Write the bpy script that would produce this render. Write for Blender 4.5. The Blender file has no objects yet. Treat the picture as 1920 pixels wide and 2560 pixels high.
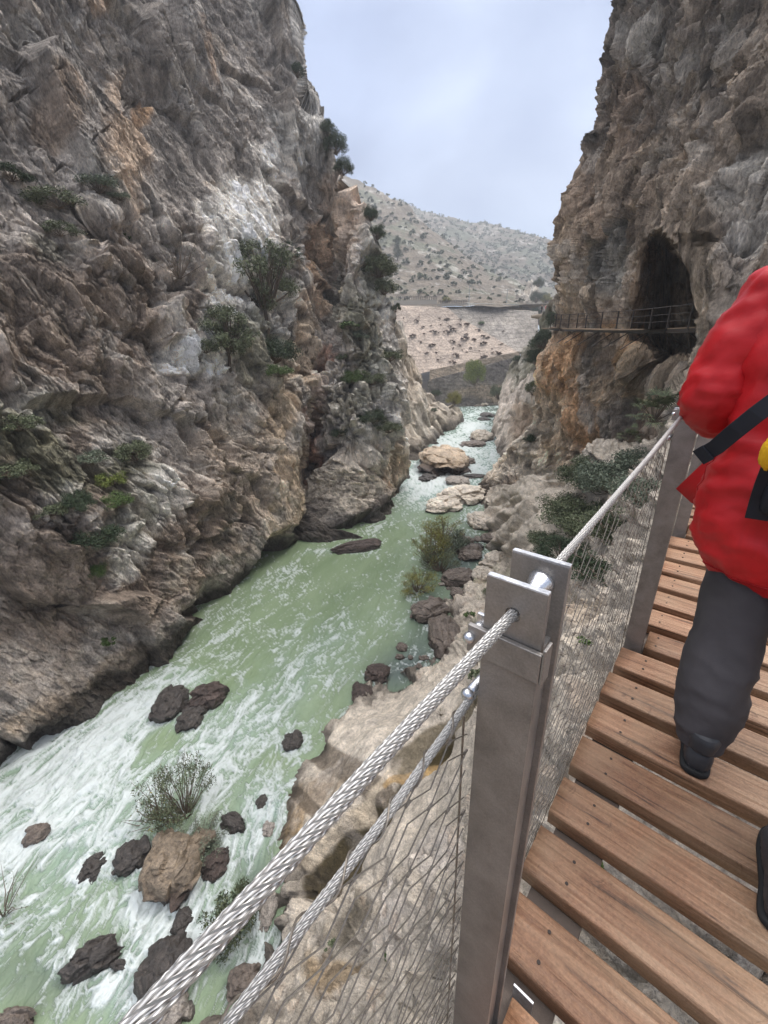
import bpy, bmesh, math, random
import numpy as np
from mathutils import Vector
S = bpy.context.scene
COL = S.collection
rng = np.random.default_rng(7)
random.seed(7)
# ------------------------------------------------------------------ camera
PITCH, ROLL, FOC = math.radians(21.2), math.radians(-1.62), 1000.0
EYE = np.array([0, 0, 1.35])
Fv = np.array([0, math.cos(PITCH), -math.sin(PITCH)]); Rv = np.array([1., 0, 0]); Uv = np.cross(Rv, Fv)
Rv, Uv = math.cos(ROLL)*Rv + math.sin(ROLL)*Uv, -math.sin(ROLL)*Rv + math.cos(ROLL)*Uv
cd = bpy.data.cameras.new('camera'); cam = bpy.data.objects.new('camera', cd); COL.objects.link(cam)
from mathutils import Matrix
M = Matrix(((Rv[0], Uv[0], -Fv[0], EYE[0]), (Rv[1], Uv[1], -Fv[1], EYE[1]), (Rv[2], Uv[2], -Fv[2], EYE[2]), (0, 0, 0, 1)))
cam.matrix_world = M
cd.sensor_fit = 'VERTICAL'; cd.sensor_height = 36; cd.sensor_width = 27; cd.lens = 36*FOC/2560
cd.clip_start = 0.03; cd.clip_end = 6000
S.camera = cam
S.view_settings.view_transform = 'Standard'; S.view_settings.look = 'None'; S.view_settings.gamma = 1
S.view_settings.exposure = 0.72
# ------------------------------------------------------------------ sky and sun
SUN_EL, SUN_AZ = math.radians(58), math.radians(62)      # azimuth measured from +y towards +x
w = bpy.data.worlds.new('World'); S.world = w; w.use_nodes = True
nt = w.node_tree; nt.nodes.clear(); N = nt.nodes.new; LK = nt.links.new
out = N('ShaderNodeOutputWorld'); bg = N('ShaderNodeBackground'); bg2 = N('ShaderNodeBackground'); add = N('ShaderNodeAddShader')
sky = N('ShaderNodeTexSky'); sky.sky_type = 'NISHITA'; sky.sun_disc = False; sky.sun_elevation = SUN_EL; sky.sun_rotation = SUN_AZ
LK(sky.outputs[0], bg.inputs[0]); bg.inputs[1].default_value = 0.05
tc = N('ShaderNodeTexCoord'); mp = N('ShaderNodeMapping'); mp.inputs['Scale'].default_value = (1, 1, 1.7); mp.inputs['Location'].default_value = (0.35, 0.2, 0.1)
LK(tc.outputs['Generated'], mp.inputs[0])
nz = N('ShaderNodeTexNoise'); nz.inputs['Scale'].default_value = 2.1; nz.inputs['Detail'].default_value = 7; nz.inputs['Roughness'].default_value = 0.45; nz.inputs['Distortion'].default_value = 0.25
LK(mp.outputs[0], nz.inputs['Vector'])
cr = N('ShaderNodeValToRGB'); cr.color_ramp.elements[0].position = 0.42; cr.color_ramp.elements[1].position = 0.58
cr.color_ramp.elements[0].color = (0.085, 0.105, 0.18, 1); cr.color_ramp.elements[1].color = (0.20, 0.235, 0.34, 1)
LK(nz.outputs[0], cr.inputs[0])
# brighter bank of cloud towards the hidden sun, ahead and to the right
dv = N('ShaderNodeVectorMath'); dv.operation = 'DOT_PRODUCT'; gd = np.array([0.38, 1.0, 0.42]); gd /= np.linalg.norm(gd)
nrm = N('ShaderNodeVectorMath'); nrm.operation = 'NORMALIZE'; LK(tc.outputs['Generated'], nrm.inputs[0])
LK(nrm.outputs[0], dv.inputs[0]); dv.inputs[1].default_value = tuple(gd)
mr = N('ShaderNodeMapRange'); mr.interpolation_type = 'SMOOTHSTEP'; mr.inputs[1].default_value = 0.93; mr.inputs[2].default_value = 1.0; mr.inputs[3].default_value = 0; mr.inputs[4].default_value = 0.75
LK(dv.outputs['Value'], mr.inputs[0])
mm = N('ShaderNodeMath'); mm.operation = 'MULTIPLY'
mr2 = N('ShaderNodeMapRange'); mr2.inputs[1].default_value = 0.3; mr2.inputs[2].default_value = 0.62
LK(nz.outputs[0], mr2.inputs[0]); LK(mr.outputs[0], mm.inputs[0]); LK(mr2.outputs[0], mm.inputs[1])
mx = N('ShaderNodeMix'); mx.data_type = 'RGBA'; LK(mm.outputs[0], mx.inputs[0]); LK(cr.outputs[0], mx.inputs[6]); mx.inputs[7].default_value = (0.48, 0.525, 0.60, 1)
# the overcast vault is brighter overhead
sx = N('ShaderNodeSeparateXYZ'); LK(nrm.outputs[0], sx.inputs[0])
mz = N('ShaderNodeMapRange'); mz.interpolation_type = 'SMOOTHSTEP'; mz.inputs[1].default_value = 0.55; mz.inputs[2].default_value = 0.9; mz.inputs[3].default_value = 1.0; mz.inputs[4].default_value = 4.8
LK(sx.outputs[2], mz.inputs[0])
wm = N('ShaderNodeMix'); wm.data_type = 'RGBA'; wz = N('ShaderNodeMapRange'); wz.inputs[1].default_value = 0.5; wz.inputs[2].default_value = 0.85; wz.inputs[4].default_value = 0.8
LK(sx.outputs[2], wz.inputs[0]); LK(wz.outputs[0], wm.inputs[0]); LK(mx.outputs[2], wm.inputs[6]); wm.inputs[7].default_value = (0.62, 0.60, 0.57, 1)
LK(wm.outputs[2], bg2.inputs[0]); LK(mz.outputs[0], bg2.inputs[1])
LK(bg.outputs[0], add.inputs[0]); LK(bg2.outputs[0], add.inputs[1]); LK(add.outputs[0], out.inputs[0])
sl = bpy.data.lights.new('sun', 'SUN'); sl.energy = 1.5; sl.angle = math.radians(14); sl.color = (1, 0.95, 0.88)
so = bpy.data.objects.new('sun', sl); COL.objects.link(so)
sd = Vector((math.sin(SUN_AZ)*math.cos(SUN_EL), math.cos(SUN_AZ)*math.cos(SUN_EL), math.sin(SUN_EL)))
so.rotation_euler = sd.to_track_quat('Z', 'Y').to_euler()
# ------------------------------------------------------------------ view geometry helpers
def rays(px, py):
    px = np.asarray(px, float); py = np.asarray(py, float)
    return Fv + ((px-960)/FOC)[..., None]*Rv - ((py-1280)/FOC)[..., None]*Uv
def at_z(px, py, z):
    d = rays(px, py); return EYE + d*((z-EYE[2])/d[..., 2])[..., None]
def at_y(px, py, y):
    d = rays(px, py); return EYE + d*(y/d[..., 1])[..., None]
def proj(P):
    v = np.asarray(P)-EYE; d = v@Fv; return 960+FOC*(v@Rv)/d, 1280-FOC*(v@Uv)/d
def sstep(a, b, x):
    t = np.clip((x-a)/(b-a), 0, 1); return t*t*(3-2*t)
class TPS:
    """smooth surface through (px, py) -> inverse ray length"""
    def __init__(s, pts):
        q = np.array([p[:2] for p in pts], float)/1000
        v = []
        for p in pts:
            d = rays(p[0], p[1])
            if len(p) == 3: L = p[2]/d[1]
            else: L = (p[3]-EYE[2])/d[2]
            v.append(1/L)
        n = len(q); K = s.k(np.linalg.norm(q[:, None]-q[None], axis=2)) + np.eye(n)*1e-5
        Pm = np.c_[np.ones(n), q]; A = np.zeros((n+3, n+3)); A[:n, :n] = K; A[:n, n:] = Pm; A[n:, :n] = Pm.T
        s.w = np.linalg.solve(A, np.r_[v, 0, 0, 0]); s.q = q
    def k(s, r): return np.where(r > 1e-9, r*r*np.log(r+1e-12), 0)
    def __call__(s, px, py):
        sh = np.shape(px); x = np.stack([np.ravel(px), np.ravel(py)], 1)/1000; o = np.empty(len(x))
        for i in range(0, len(x), 40000):
            c = x[i:i+40000]; K = s.k(np.sqrt(((c[:, None]-s.q[None])**2).sum(2)))
            o[i:i+40000] = K@s.w[:-3]+s.w[-3]+c@s.w[-2:]
        return o.reshape(sh)
def curve(pts):
    a = np.array(sorted(pts)); return lambda x: np.interp(x, a[:, 0], a[:, 1])
# ------------------------------------------------------------------ numpy noise
TAB = np.random.default_rng(3).random((64, 64, 64)).astype(np.float32)
JIT = np.random.default_rng(4).random((64, 64, 64, 3)).astype(np.float32)
def vnoise(p, seed=0):
    p = p + np.float32(seed*17.37); i = np.floor(p).astype(np.int32); f = (p-i).astype(np.float32); f = f*f*f*(f*(f*6-15)+10)
    i &= 63; j = (i+1) & 63; x0, y0, z0 = i.T; x1, y1, z1 = j.T; fx, fy, fz = f.T
    a = TAB[x0, y0, z0]*(1-fx)+TAB[x1, y0, z0]*fx; b = TAB[x0, y1, z0]*(1-fx)+TAB[x1, y1, z0]*fx
    c = TAB[x0, y0, z1]*(1-fx)+TAB[x1, y0, z1]*fx; d = TAB[x0, y1, z1]*(1-fx)+TAB[x1, y1, z1]*fx
    return ((a*(1-fy)+b*fy)*(1-fz)+(c*(1-fy)+d*fy)*fz)*2-1
ROT = np.array([[0.36, 0.48, -0.8], [-0.8, 0.6, 0], [0.48, 0.64, 0.6]], np.float32)
def fbm(p, oct=5, seed=0, gain=0.5, ridge=False):
    p = p.astype(np.float32); o = np.zeros(len(p), np.float32); a = 1.0; t = 0
    for k in range(oct):
        n = vnoise(p, seed+k)
        if ridge: n = 1-2*np.abs(n)
        o += a*n; t += a; a *= gain; p = p@ROT*2.03
    return o/t
def facet(p, seed=0, tilt=1.0):
    """blocky broken rock: every cell is a tilted plane; returns height, crack"""
    p = (p+seed*13.1).astype(np.float32); b = np.round(p).astype(np.int32)
    F1 = np.full(len(p), 9, np.float32); F2 = F1.copy(); H = np.zeros(len(p), np.float32); H2 = H.copy()
    for dx in (-1, 0):
        for dy in (-1, 0):
            for dz in (-1, 0):
                c = b+np.array([dx, dy, dz]); m = c & 63; J = JIT[m[:, 0], m[:, 1], m[:, 2]]
                q = p-(c+0.2+0.6*J); d = (q*q).sum(1)
                m2 = (m*7+11) & 63; G = JIT[m2[:, 0], m2[:, 1], m2[:, 2]]*2-1
                h = G[:, 0]*0.6+(q*G[:, [1, 2, 0]]).sum(1)*tilt
                n1 = d < F1; n2 = (~n1) & (d < F2); H2 = np.where(n1, H, np.where(n2, h, H2)); F2 = np.where(n1, F1, np.minimum(F2, d)); H = np.where(n1, h, H); F1 = np.where(n1, d, F1)
    e = np.sqrt(F2)-np.sqrt(F1); b = 0.5+0.5*sstep(0, 0.07, e)
    return H*b+H2*(1-b), e
def stretch(p, e, k):
    e = np.asarray(e, float); e /= np.linalg.norm(e); return p-(p@e)[:, None]*e*(1-1/k)
# ------------------------------------------------------------------ object helpers
def tag(o, label=None, cat=None, group=None, kind=None):
    if label: o['label'] = label
    if cat: o['category'] = cat
    if group: o['group'] = group
    if kind: o['kind'] = kind
    return o
def empty(name, loc, label, cat, group=None):
    o = bpy.data.objects.new(name, None); COL.objects.link(o); o.location = tuple(loc); o.empty_display_size = 0.1
    return tag(o, label, cat, group)
def link(name, me, mat, parent=None, loc=None):
    o = bpy.data.objects.new(name, me); COL.objects.link(o)
    if mat is not None and not me.materials: me.materials.append(mat)
    if parent: o.parent = parent
    if loc is not None: o.location = tuple(loc)
    return o
def raw_mesh(name, V, Fc, col=None, smooth=True, uv=None):
    V = np.asarray(V, np.float32); Fc = np.asarray(Fc, np.int32); k = Fc.shape[1]
    me = bpy.data.meshes.new(name); me.vertices.add(len(V)); me.vertices.foreach_set('co', V.ravel())
    me.loops.add(Fc.size); me.loops.foreach_set('vertex_index', Fc.ravel())
    me.polygons.add(len(Fc)); me.polygons.foreach_set('loop_start', np.arange(0, Fc.size, k, dtype=np.int32))
    me.polygons.foreach_set('use_smooth', np.full(len(Fc), smooth))
    if col is not None:
        a = me.color_attributes.new('Col', 'FLOAT_COLOR', 'POINT'); c = np.ones((len(V), 4), np.float32); c[:, :col.shape[1]] = col; a.data.foreach_set('color', c.ravel())
    if uv is not None:
        u = me.uv_layers.new(name='UVMap'); u.data.foreach_set('uv', np.asarray(uv, np.float32)[Fc.ravel()].ravel())
    me.update(calc_edges=True); me.validate(); return me
def grid_faces(h, wd):
    i = np.arange(h*wd).reshape(h, wd); return np.stack([i[:-1, :-1], i[1:, :-1], i[1:, 1:], i[:-1, 1:]], -1).reshape(-1, 4)
def normals(P):
    P = P.copy()
    for ax, m in ((0, 14), (1, 4)):
        for _ in range(m):
            Q_ = np.swapaxes(P, 0, ax); Q_[1:-1] = (Q_[:-2]+2*Q_[1:-1]+Q_[2:])/4
    a = np.gradient(P, axis=0); b = np.gradient(P, axis=1); n = np.cross(a, b); n /= np.linalg.norm(n, axis=2, keepdims=True)+1e-12
    return n*(1 if ((n*(EYE-P)).sum(2) > 0).mean() > 0.5 else -1)
class MB:
    """collects quads and triangles for one mesh"""
    def __init__(s): s.v = []; s.f = []; s.n = 0; s.uv = []
    def add(s, V, Fc, uv=None):
        V = np.asarray(V, float); s.v.append(V); s.f += [tuple(int(i)+s.n for i in f) for f in Fc]; s.n += len(V)
        s.uv.append(np.zeros((len(V), 2)) if uv is None else np.asarray(uv, float))
    def box(s, c, a, b, d):          # centre and three half-extent vectors
        c, a, b, d = map(np.array, (c, a, b, d)); V = [c+i*a+j*b+k*d for i in (-1, 1) for j in (-1, 1) for k in (-1, 1)]
        s.add(V, [(0, 1, 3, 2), (4, 6, 7, 5), (0, 4, 5, 1), (2, 3, 7, 6), (0, 2, 6, 4), (1, 5, 7, 3)])
    def tube(s, P, r, n=8, cap=True):
        P = np.asarray(P, float); m = len(P); r = np.full(m, r) if np.isscalar(r) else np.asarray(r)
        T = np.gradient(P, axis=0); T /= np.linalg.norm(T, axis=1, keepdims=True)+1e-12
        a = np.cross(T[0], [0, 0, 1.]);
        if np.linalg.norm(a) < 1e-3: a = np.cross(T[0], [0, 1., 0])
        a /= np.linalg.norm(a); V = []; uv = []; L = 0
        for i in range(m):
            a = a-T[i]*(a@T[i]); a /= np.linalg.norm(a)+1e-12; b = np.cross(T[i], a)
            if i: L += np.linalg.norm(P[i]-P[i-1])
            for k in range(n):
                t = 2*math.pi*k/n; V.append(P[i]+r[i]*(math.cos(t)*a+math.sin(t)*b)); uv.append((L, k/n))
        Fc = [(i*n+k, i*n+(k+1) % n, (i+1)*n+(k+1) % n, (i+1)*n+k) for i in range(m-1) for k in range(n)]
        if cap:
            Fc += [tuple(range(n-1, -1, -1)), tuple((m-1)*n+k for k in range(n))]
        s.add(V, Fc, uv)
    def ball(s, c, r, seg=12, rad=(1, 1, 1)):
        V = []; 
        for i in range(seg//2+1):
            ph = math.pi*i/(seg//2)
            for k in range(seg):
                t = 2*math.pi*k/seg; V.append(np.array(c)+r*np.array([rad[0]*math.sin(ph)*math.cos(t), rad[1]*math.sin(ph)*math.sin(t), rad[2]*math.cos(ph)]))
        s.add(V, [(i*seg+k, (i+1)*seg+k, (i+1)*seg+(k+1) % seg, i*seg+(k+1) % seg) for i in range(seg//2) for k in range(seg)])
    def mesh(s, name, smooth=False):
        me = bpy.data.meshes.new(name); V = np.concatenate(s.v); me.from_pydata([tuple(v) for v in V], [], s.f)
        uvs = np.concatenate(s.uv)
        if np.any(uvs):
            u = me.uv_layers.new(name='UVMap'); idx = np.empty(len(me.loops), np.int32); me.loops.foreach_get('vertex_index', idx)
            u.data.foreach_set('uv', uvs[idx].astype(np.float32).ravel())
        me.validate(); me.update()
        if smooth: me.polygons.foreach_set('use_smooth', np.full(len(me.polygons), True))
        return me
    def build(s, name, mat, parent=None, loc=None, smooth=False, bevel=0, origin=None):
        if origin is not None: s.v = [v-np.array(origin) for v in s.v]
        o = link(name, s.mesh(name, smooth), mat, parent, loc)
        if bevel:
            b = o.modifiers.new('bevel', 'BEVEL'); b.width = bevel; b.segments = 2; b.limit_method = 'ANGLE'
        return o
# ------------------------------------------------------------------ materials
def mat(name, rough=0.8, spec=0.3, metal=0.0, col=(0.5, 0.5, 0.5)):
    m = bpy.data.materials.new(name); m.use_nodes = True; t = m.node_tree; b = t.nodes['Principled BSDF']
    b.inputs['Roughness'].default_value = rough; b.inputs['Specular IOR Level'].default_value = spec; b.inputs['Metallic'].default_value = metal
    b.inputs['Base Color'].default_value = (*col, 1); return m, t, b
def nd(t, typ, **kw):
    n = t.nodes.new(typ)
    for k, v in kw.items():
        if k.startswith('i_'): n.inputs[k[2:].replace('_', ' ')].default_value = v
        else: setattr(n, k, v)
    return n
def noise_node(t, scale, detail=4, rough=0.6, vec=None, dist=0):
    n = nd(t, 'ShaderNodeTexNoise'); n.inputs['Scale'].default_value = scale; n.inputs['Detail'].default_value = detail; n.inputs['Roughness'].default_value = rough; n.inputs['Distortion'].default_value = dist
    if vec is not None: t.links.new(vec, n.inputs['Vector'])
    return n
def ramp(t, fac, stops):
    r = nd(t, 'ShaderNodeValToRGB'); e = r.color_ramp.elements
    while len(e) < len(stops): e.new(0.5)
    for k, (p, c) in enumerate(stops): e[k].position = p; e[k].color = (*c, 1) if len(c) == 3 else c
    t.links.new(fac, r.inputs[0]); return r
def mixc(t, fac, a, b, mode='MIX'):
    m = nd(t, 'ShaderNodeMix', data_type='RGBA', blend_type=mode)
    for s, v in ((0, fac), (6, a), (7, b)):
        if hasattr(v, 'links') or hasattr(v, 'is_linked'): t.links.new(v, m.inputs[s])
        elif isinstance(v, (int, float)): m.inputs[s].default_value = v
        else: m.inputs[s].default_value = (*v, 1)
    return m.outputs[2]
def bump(t, b, h, dist, strength=1.0, prev=None):
    n = nd(t, 'ShaderNodeBump'); n.inputs['Distance'].default_value = dist; n.inputs['Strength'].default_value = strength
    t.links.new(h, n.inputs['Height'])
    if prev is not None: t.links.new(prev, n.inputs['Normal'])
    t.links.new(n.outputs[0], b.inputs['Normal']); return n.outputs[0]
def rock_mat(name, sc, dist, rough=0.85, contrast=1.0, spec=0.25, strata=None):
    m, t, b = mat(name, rough, spec); a = nd(t, 'ShaderNodeAttribute', attribute_name='Col')
    tc = nd(t, 'ShaderNodeTexCoord'); vec = tc.outputs['Object']
    if strata:
        mpn = nd(t, 'ShaderNodeMapping'); mpn.inputs['Rotation'].default_value = strata[0]; mpn.inputs['Scale'].default_value = strata[1]; t.links.new(vec, mpn.inputs[0]); vec = mpn.outputs[0]
    n1 = noise_node(t, sc, 8, 0.68, vec, 0.3); n2 = noise_node(t, sc*4.7, 6, 0.7, vec)
    r1 = ramp(t, n1.outputs[0], [(0.3, (1-0.5*contrast,)*3), (0.5, (1, 1, 1)), (0.72, (1+0.45*contrast, 1+0.42*contrast, 1+0.38*contrast))])
    c = mixc(t, 1.0, a.outputs['Color'], r1.outputs[0], 'MULTIPLY')
    r2 = ramp(t, n2.outputs[0], [(0.3, (0.6, 0.59, 0.58)), (0.5, (1, 1, 1)), (0.7, (1.3, 1.28, 1.24))])
    c = mixc(t, 0.8, c, r2.outputs[0], 'MULTIPLY')
    n3 = noise_node(t, sc*15, 4, 0.75, vec); r3 = ramp(t, n3.outputs[0], [(0.33, (0.55, 0.54, 0.53)), (0.5, (1, 1, 1)), (0.68, (1.45, 1.43, 1.38))]); c = mixc(t, 0.75, c, r3.outputs[0], 'MULTIPLY')
    t.links.new(c, b.inputs['Base Color'])
    v = nd(t, 'ShaderNodeTexVoronoi', feature='DISTANCE_TO_EDGE'); v.inputs['Scale'].default_value = sc*1.4; wv = mixc(t, 0.12, vec, n1.outputs['Color']); t.links.new(wv, v.inputs['Vector'])
    vr = nd(t, 'ShaderNodeMapRange'); vr.inputs[1].default_value = 0; vr.inputs[2].default_value = 0.06; t.links.new(v.outputs['Distance'], vr.inputs[0])
    p = bump(t, b, n1.outputs[0], dist); p = bump(t, b, vr.outputs[0], dist*0.25, 0.5, p); p = bump(t, b, n2.outputs[0], dist*0.35, 1.0, p); bump(t, b, n3.outputs[0], dist*0.10, 1.0, p)
    return m
M_cliff = rock_mat('cliff_rock', 0.8, 0.65, strata=((0.5, -0.4, 0.3), (1, 1, 0.45)), contrast=0.85)
M_cliff2 = rock_mat('cliff_rock_streaked', 0.8, 0.6, strata=((0, 0.1, 0), (1, 1, 0.4)), contrast=0.8)
M_bank = rock_mat('bank_rock', 2.2, 0.16, contrast=0.6)
M_stone = rock_mat('boulder_rock', 1.6, 0.18, rough=0.42, spec=0.4, contrast=0.7)
M_far = rock_mat('hill_ground', 0.12, 2.0, contrast=0.7)
def leaf_mat(name, c1, c2, rough=0.55):
    m, t, b = mat(name, rough, 0.3); g = nd(t, 'ShaderNodeNewGeometry'); r = ramp(t, g.outputs['Random Per Island'], [(0.0, c1), (0.55, tuple(0.5*(x+y) for x, y in zip(c1, c2))), (1.0, c2)])
    t.links.new(r.outputs[0], b.inputs['Base Color']); return m
L_olive = leaf_mat('leaf_olive', (0.04, 0.052, 0.026), (0.155, 0.175, 0.095))
L_dark = leaf_mat('leaf_dark', (0.018, 0.032, 0.016), (0.065, 0.09, 0.045))
L_green = leaf_mat('leaf_green', (0.03, 0.06, 0.015), (0.12, 0.17, 0.05))
L_yel = leaf_mat('leaf_yellow_green', (0.09, 0.095, 0.02), (0.28, 0.25, 0.06))
L_bright = leaf_mat('leaf_bright', (0.07, 0.10, 0.02), (0.22, 0.25, 0.06))
L_grey = leaf_mat('leaf_grey_green', (0.06, 0.08, 0.055), (0.2, 0.23, 0.16))
L_brown = leaf_mat('heath_brown', (0.05, 0.03, 0.022), (0.15, 0.085, 0.06))
L_hill = leaf_mat('leaf_hillside', (0.035, 0.05, 0.028), (0.09, 0.11, 0.06))
M_twig = mat('twig', 0.9, 0.1, 0, (0.14, 0.11, 0.085))[0]
M_bark = mat('bark', 0.9, 0.1, 0, (0.085, 0.065, 0.05))[0]
# ------------------------------------------------------------------ colour patches (in the rock itself)
def srgb(r, g, b): 
    c = np.array([r, g, b], float)/255; return np.where(c <= 0.04045, c/12.92, ((c+0.055)/1.055)**2.4)
GREY = np.array([0.36, 0.32, 0.282]); DGREY = np.array([0.15, 0.13, 0.113]); WHITE = np.array([0.60, 0.57, 0.52]); ORANGE = np.array([0.44, 0.275, 0.155]); TAN = np.array([0.46, 0.36, 0.26])
BROWN = np.array([0.27, 0.20, 0.148]); RUST = np.array([0.26, 0.13, 0.085]); PALE = np.array([0.54, 0.475, 0.395]); GREEN = np.array([0.06, 0.07, 0.03]); WET = np.array([0.030, 0.025, 0.022])
def paint(base, px, py, W, patches, P, sc=0.25):
    c = np.broadcast_to(base, (px.size, 3)).copy(); px = px.ravel(); py = py.ravel()
    wn = fbm(P*sc, 4, 41, 0.6); wn2 = fbm(P*sc*1.7, 4, 57, 0.6)
    for (x, y, rx, ry, ang, colr, amt) in patches:
        a = math.radians(ang); dx = px-x+wn*rx*0.9; dy = py-y+wn2*ry*0.9; u = (dx*math.cos(a)+dy*math.sin(a))/rx; v = (-dx*math.sin(a)+dy*math.cos(a))/ry
        d = np.sqrt(u*u+v*v); m = (1-sstep(0.55, 1.15, d+wn*0.35))*amt; c = c*(1-m[:, None])+np.asarray(colr)*m[:, None]
    return c
def respace(PX, PY, fn, n, px_unit=2.6, m_unit=0.16):
    """move the columns of every row so that they stay close together where the surface runs away from the eye"""
    P_ = EYE+rays(PX, PY)/fn(PX, PY)[..., None]; d3 = np.linalg.norm(np.diff(P_, axis=1), axis=2)/np.linalg.norm(P_[:, 1:]-EYE, axis=2)*30
    den = np.sqrt((np.diff(PX, axis=1)/px_unit)**2*0.6+(d3/m_unit)**2*0.4); wgt = np.clip(np.minimum(PX[:, 1:]+150, 2150-PX[:, 1:])/150, 0.04, 1); den *= wgt
    c = np.concatenate([np.zeros((len(PX), 1)), np.cumsum(den, 1)], 1); c /= c[:, -1:]
    for _ in range(60): c[1:-1] = (c[:-2]+2*c[1:-1]+c[2:])/4
    t_ = np.linspace(0, 1, n); return np.stack([np.interp(t_, c[i], PX[i]) for i in range(len(PX))])
def spacing(P):
    a = np.linalg.norm(np.gradient(P, axis=1), axis=2); b = np.linalg.norm(np.gradient(P, axis=0), axis=2); return np.maximum(a, b).ravel()
# ------------------------------------------------------------------ the left cliff
ZW = -16.0
def spaced(a, b, fine0, fine1, fs, cs):
    """coordinate list from a to b, fine between fine0 and fine1, growing coarser outside"""
    o = list(np.arange(fine0, fine1, fs)); x = fine0; st = fs
    while x > a: st = min(st*1.12, cs); x -= st; o.insert(0, x)
    x = o[-1]; st = fs
    while x < b: st = min(st*1.12, cs); x += st; o.append(x)
    return np.array(o)
wl_left = curve([(-900, 2465), (0, 1925), (150, 1860), (300, 1745), (430, 1695), (500, 1590), (600, 1520), (650, 1450), (740, 1400), (765, 1325), (870, 1335), (940, 1310), (990, 1270), (1018, 1225), (1035, 1190)])
sil_left = curve([(-700, 420), (-300, 600), (-100, 680), (0, 720), (108, 747), (211, 790), (283, 808), (325, 844), (362, 856), (434, 874), (464, 898), (518, 922), (573, 940), (633, 964), (681, 976), (723, 990), (836, 1008), (946, 1012), (1015, 1019), (1095, 1024), (1194, 1016), (1280, 1005), (1400, 1000)])
def lean_y(px, py, c=-23.0, a=0.45, k=0.3):
    d = rays(px, py); L = (c-k*(EYE[2]-ZW))/(d[..., 0]-a*d[..., 1]+k*d[..., 2]); return L*d[..., 1]
ptsA = [(0, 1925, 'z', ZW), (300, 1745, 'z', ZW), (500, 1590, 'z', ZW), (650, 1455, 'z', ZW), (740, 1395, 'z', ZW), (-500, 2225, 'z', ZW)]
for q in [(-600, -500), (-600, 300), (-600, 1200), (0, -500), (0, 0), (0, 500), (0, 1000), (0, 1500), (300, -500), (300, 0), (300, 500), (300, 1000), (300, 1400), (550, 0), (550, 500), (550, 1000), (650, 1250), (740, 500), (740, 900)]:
    y = float(lean_y(*q)); bulge = 1.0
    if q[1] > 600 and q[0] < 400: bulge = 0.96
    ptsA.append((*q, y*bulge))
dA = TPS(ptsA)
dB = TPS([(765, 1330, 'z', ZW), (870, 1335, 'z', ZW), (940, 1310, 'z', ZW), (990, 1270, 'z', ZW), (1018, 1225, 'z', ZW), (1015, 1015, 50), (1008, 836, 50), (990, 723, 51), (940, 573, 52), (898, 464, 53), (844, 325, 54), (720, 0, 57), (560, -500, 60), (800, 1100, 44.5), (900, 1100, 43), (850, 900, 46), (900, 700, 48), (840, 500, 50), (780, 300, 52), (700, 100, 54), (400, 0, 50), (760, 1200, 45)])
cleft = curve([(1500, 745), (1300, 745), (1200, 745), (1100, 758), (1000, 775), (950, 797), (880, 812), (800, 830), (720, 850), (640, 856), (560, 851), (480, 836), (400, 822), (300, 790), (0, 690), (-500, 560)])
def left_inv(px, py):
    pc = cleft(py); wd = np.interp(py, [250, 480, 650], [420, 90, 13]); ww = sstep(-0.7, 0.7, (px-pc)/wd)
    L = 1/(dA(px, py)*(1-ww)+dB(px, py)*ww)
    L = L+3.0*np.exp(-((px-pc-8)/11)**2)*sstep(540, 680, py)*(1-0.6*sstep(1150, 1300, py))
    L = L+5.0*np.exp(-((px-862)/17)**2-((py-610)/48)**2)
    L = L+1.6*np.exp(-((px-815)/16)**2-((py-400)/70)**2)
    L = L-1.8*np.exp(-((px-855)/30)**2-((py-435)/45)**2)
    L = L+4.5*np.exp(-((px-700)/42)**2-((py-1425-(700-px)*0.55)/34)**2)+1.6*np.exp(-((px-785)/30)**2-((py-1290)/40)**2)
    L = L+5.0*sstep(-3, 4, px-np.interp(py, [0, 100, 160, 270, 330], [703, 712, 722, 737, 790]))*(1-sstep(240, 330, py))
    L = L+1.2*np.exp(-((px-255)/50)**2-((py-600)/60)**2)-1.4*np.exp(-((px-245)/45)**2-((py-545)/30)**2)
    return 1/L
px0 = spaced(-900, 1030, 0, 1030, 2.5, 30); vr = spaced(-700, 1990, 0, 1990, 2.6, 30); v01 = (vr-vr[0])/(vr[-1]-vr[0])
u01 = (px0-px0[0])/(px0[-1]-px0[0])
# rows follow the waterline, columns follow the skyline
bot = wl_left(px0)+45
PY = -700+v01[:, None]*(bot[None, :]+700)
j1 = vnoise(np.c_[PY.ravel()*0.02, PY.ravel()*0, PY.ravel()*0].astype(np.float32), 5).reshape(PY.shape)*5+vnoise(np.c_[PY.ravel()*0.09, PY.ravel()*0, PY.ravel()*0+3].astype(np.float32), 6).reshape(PY.shape)*2.2
SL = sil_left(PY)+j1*sstep(1250, 1100, PY)
PX = -900+u01[None, :]*(SL+900)
PX = respace(PX, PY, left_inv, 820); PY = np.repeat(PY[:, :1], 820, 1) if False else -700+v01[:, None]*((wl_left(PX)+45)+700)
INV = left_inv(PX, PY); P = EYE+rays(PX, PY)/INV[..., None]
nrm_ = normals(P)
# the cliff turns away behind its skyline
K = 16; ext = []; extx = []
for k in range(1, K+1):
    e = P[:, -1]+np.array([-0.10*k*k, 0.55*k**1.45, 0.0]); ext.append(e)
P = np.concatenate([P, np.stack(ext, 1)], 1); PXe = np.concatenate([PX, np.repeat(PX[:, -1:], K, 1)], 1); PYe = np.concatenate([PY, np.repeat(PY[:, -1:], K, 1)], 1)
nn = np.concatenate([nrm_, np.repeat(nrm_[:, -1:], K, 1)], 1)
H, Wd = P.shape[:2]; Q = P.reshape(-1, 3); pxf = PXe.ravel(); pyf = PYe.ravel(); nf = nn.reshape(-1, 3)
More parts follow.
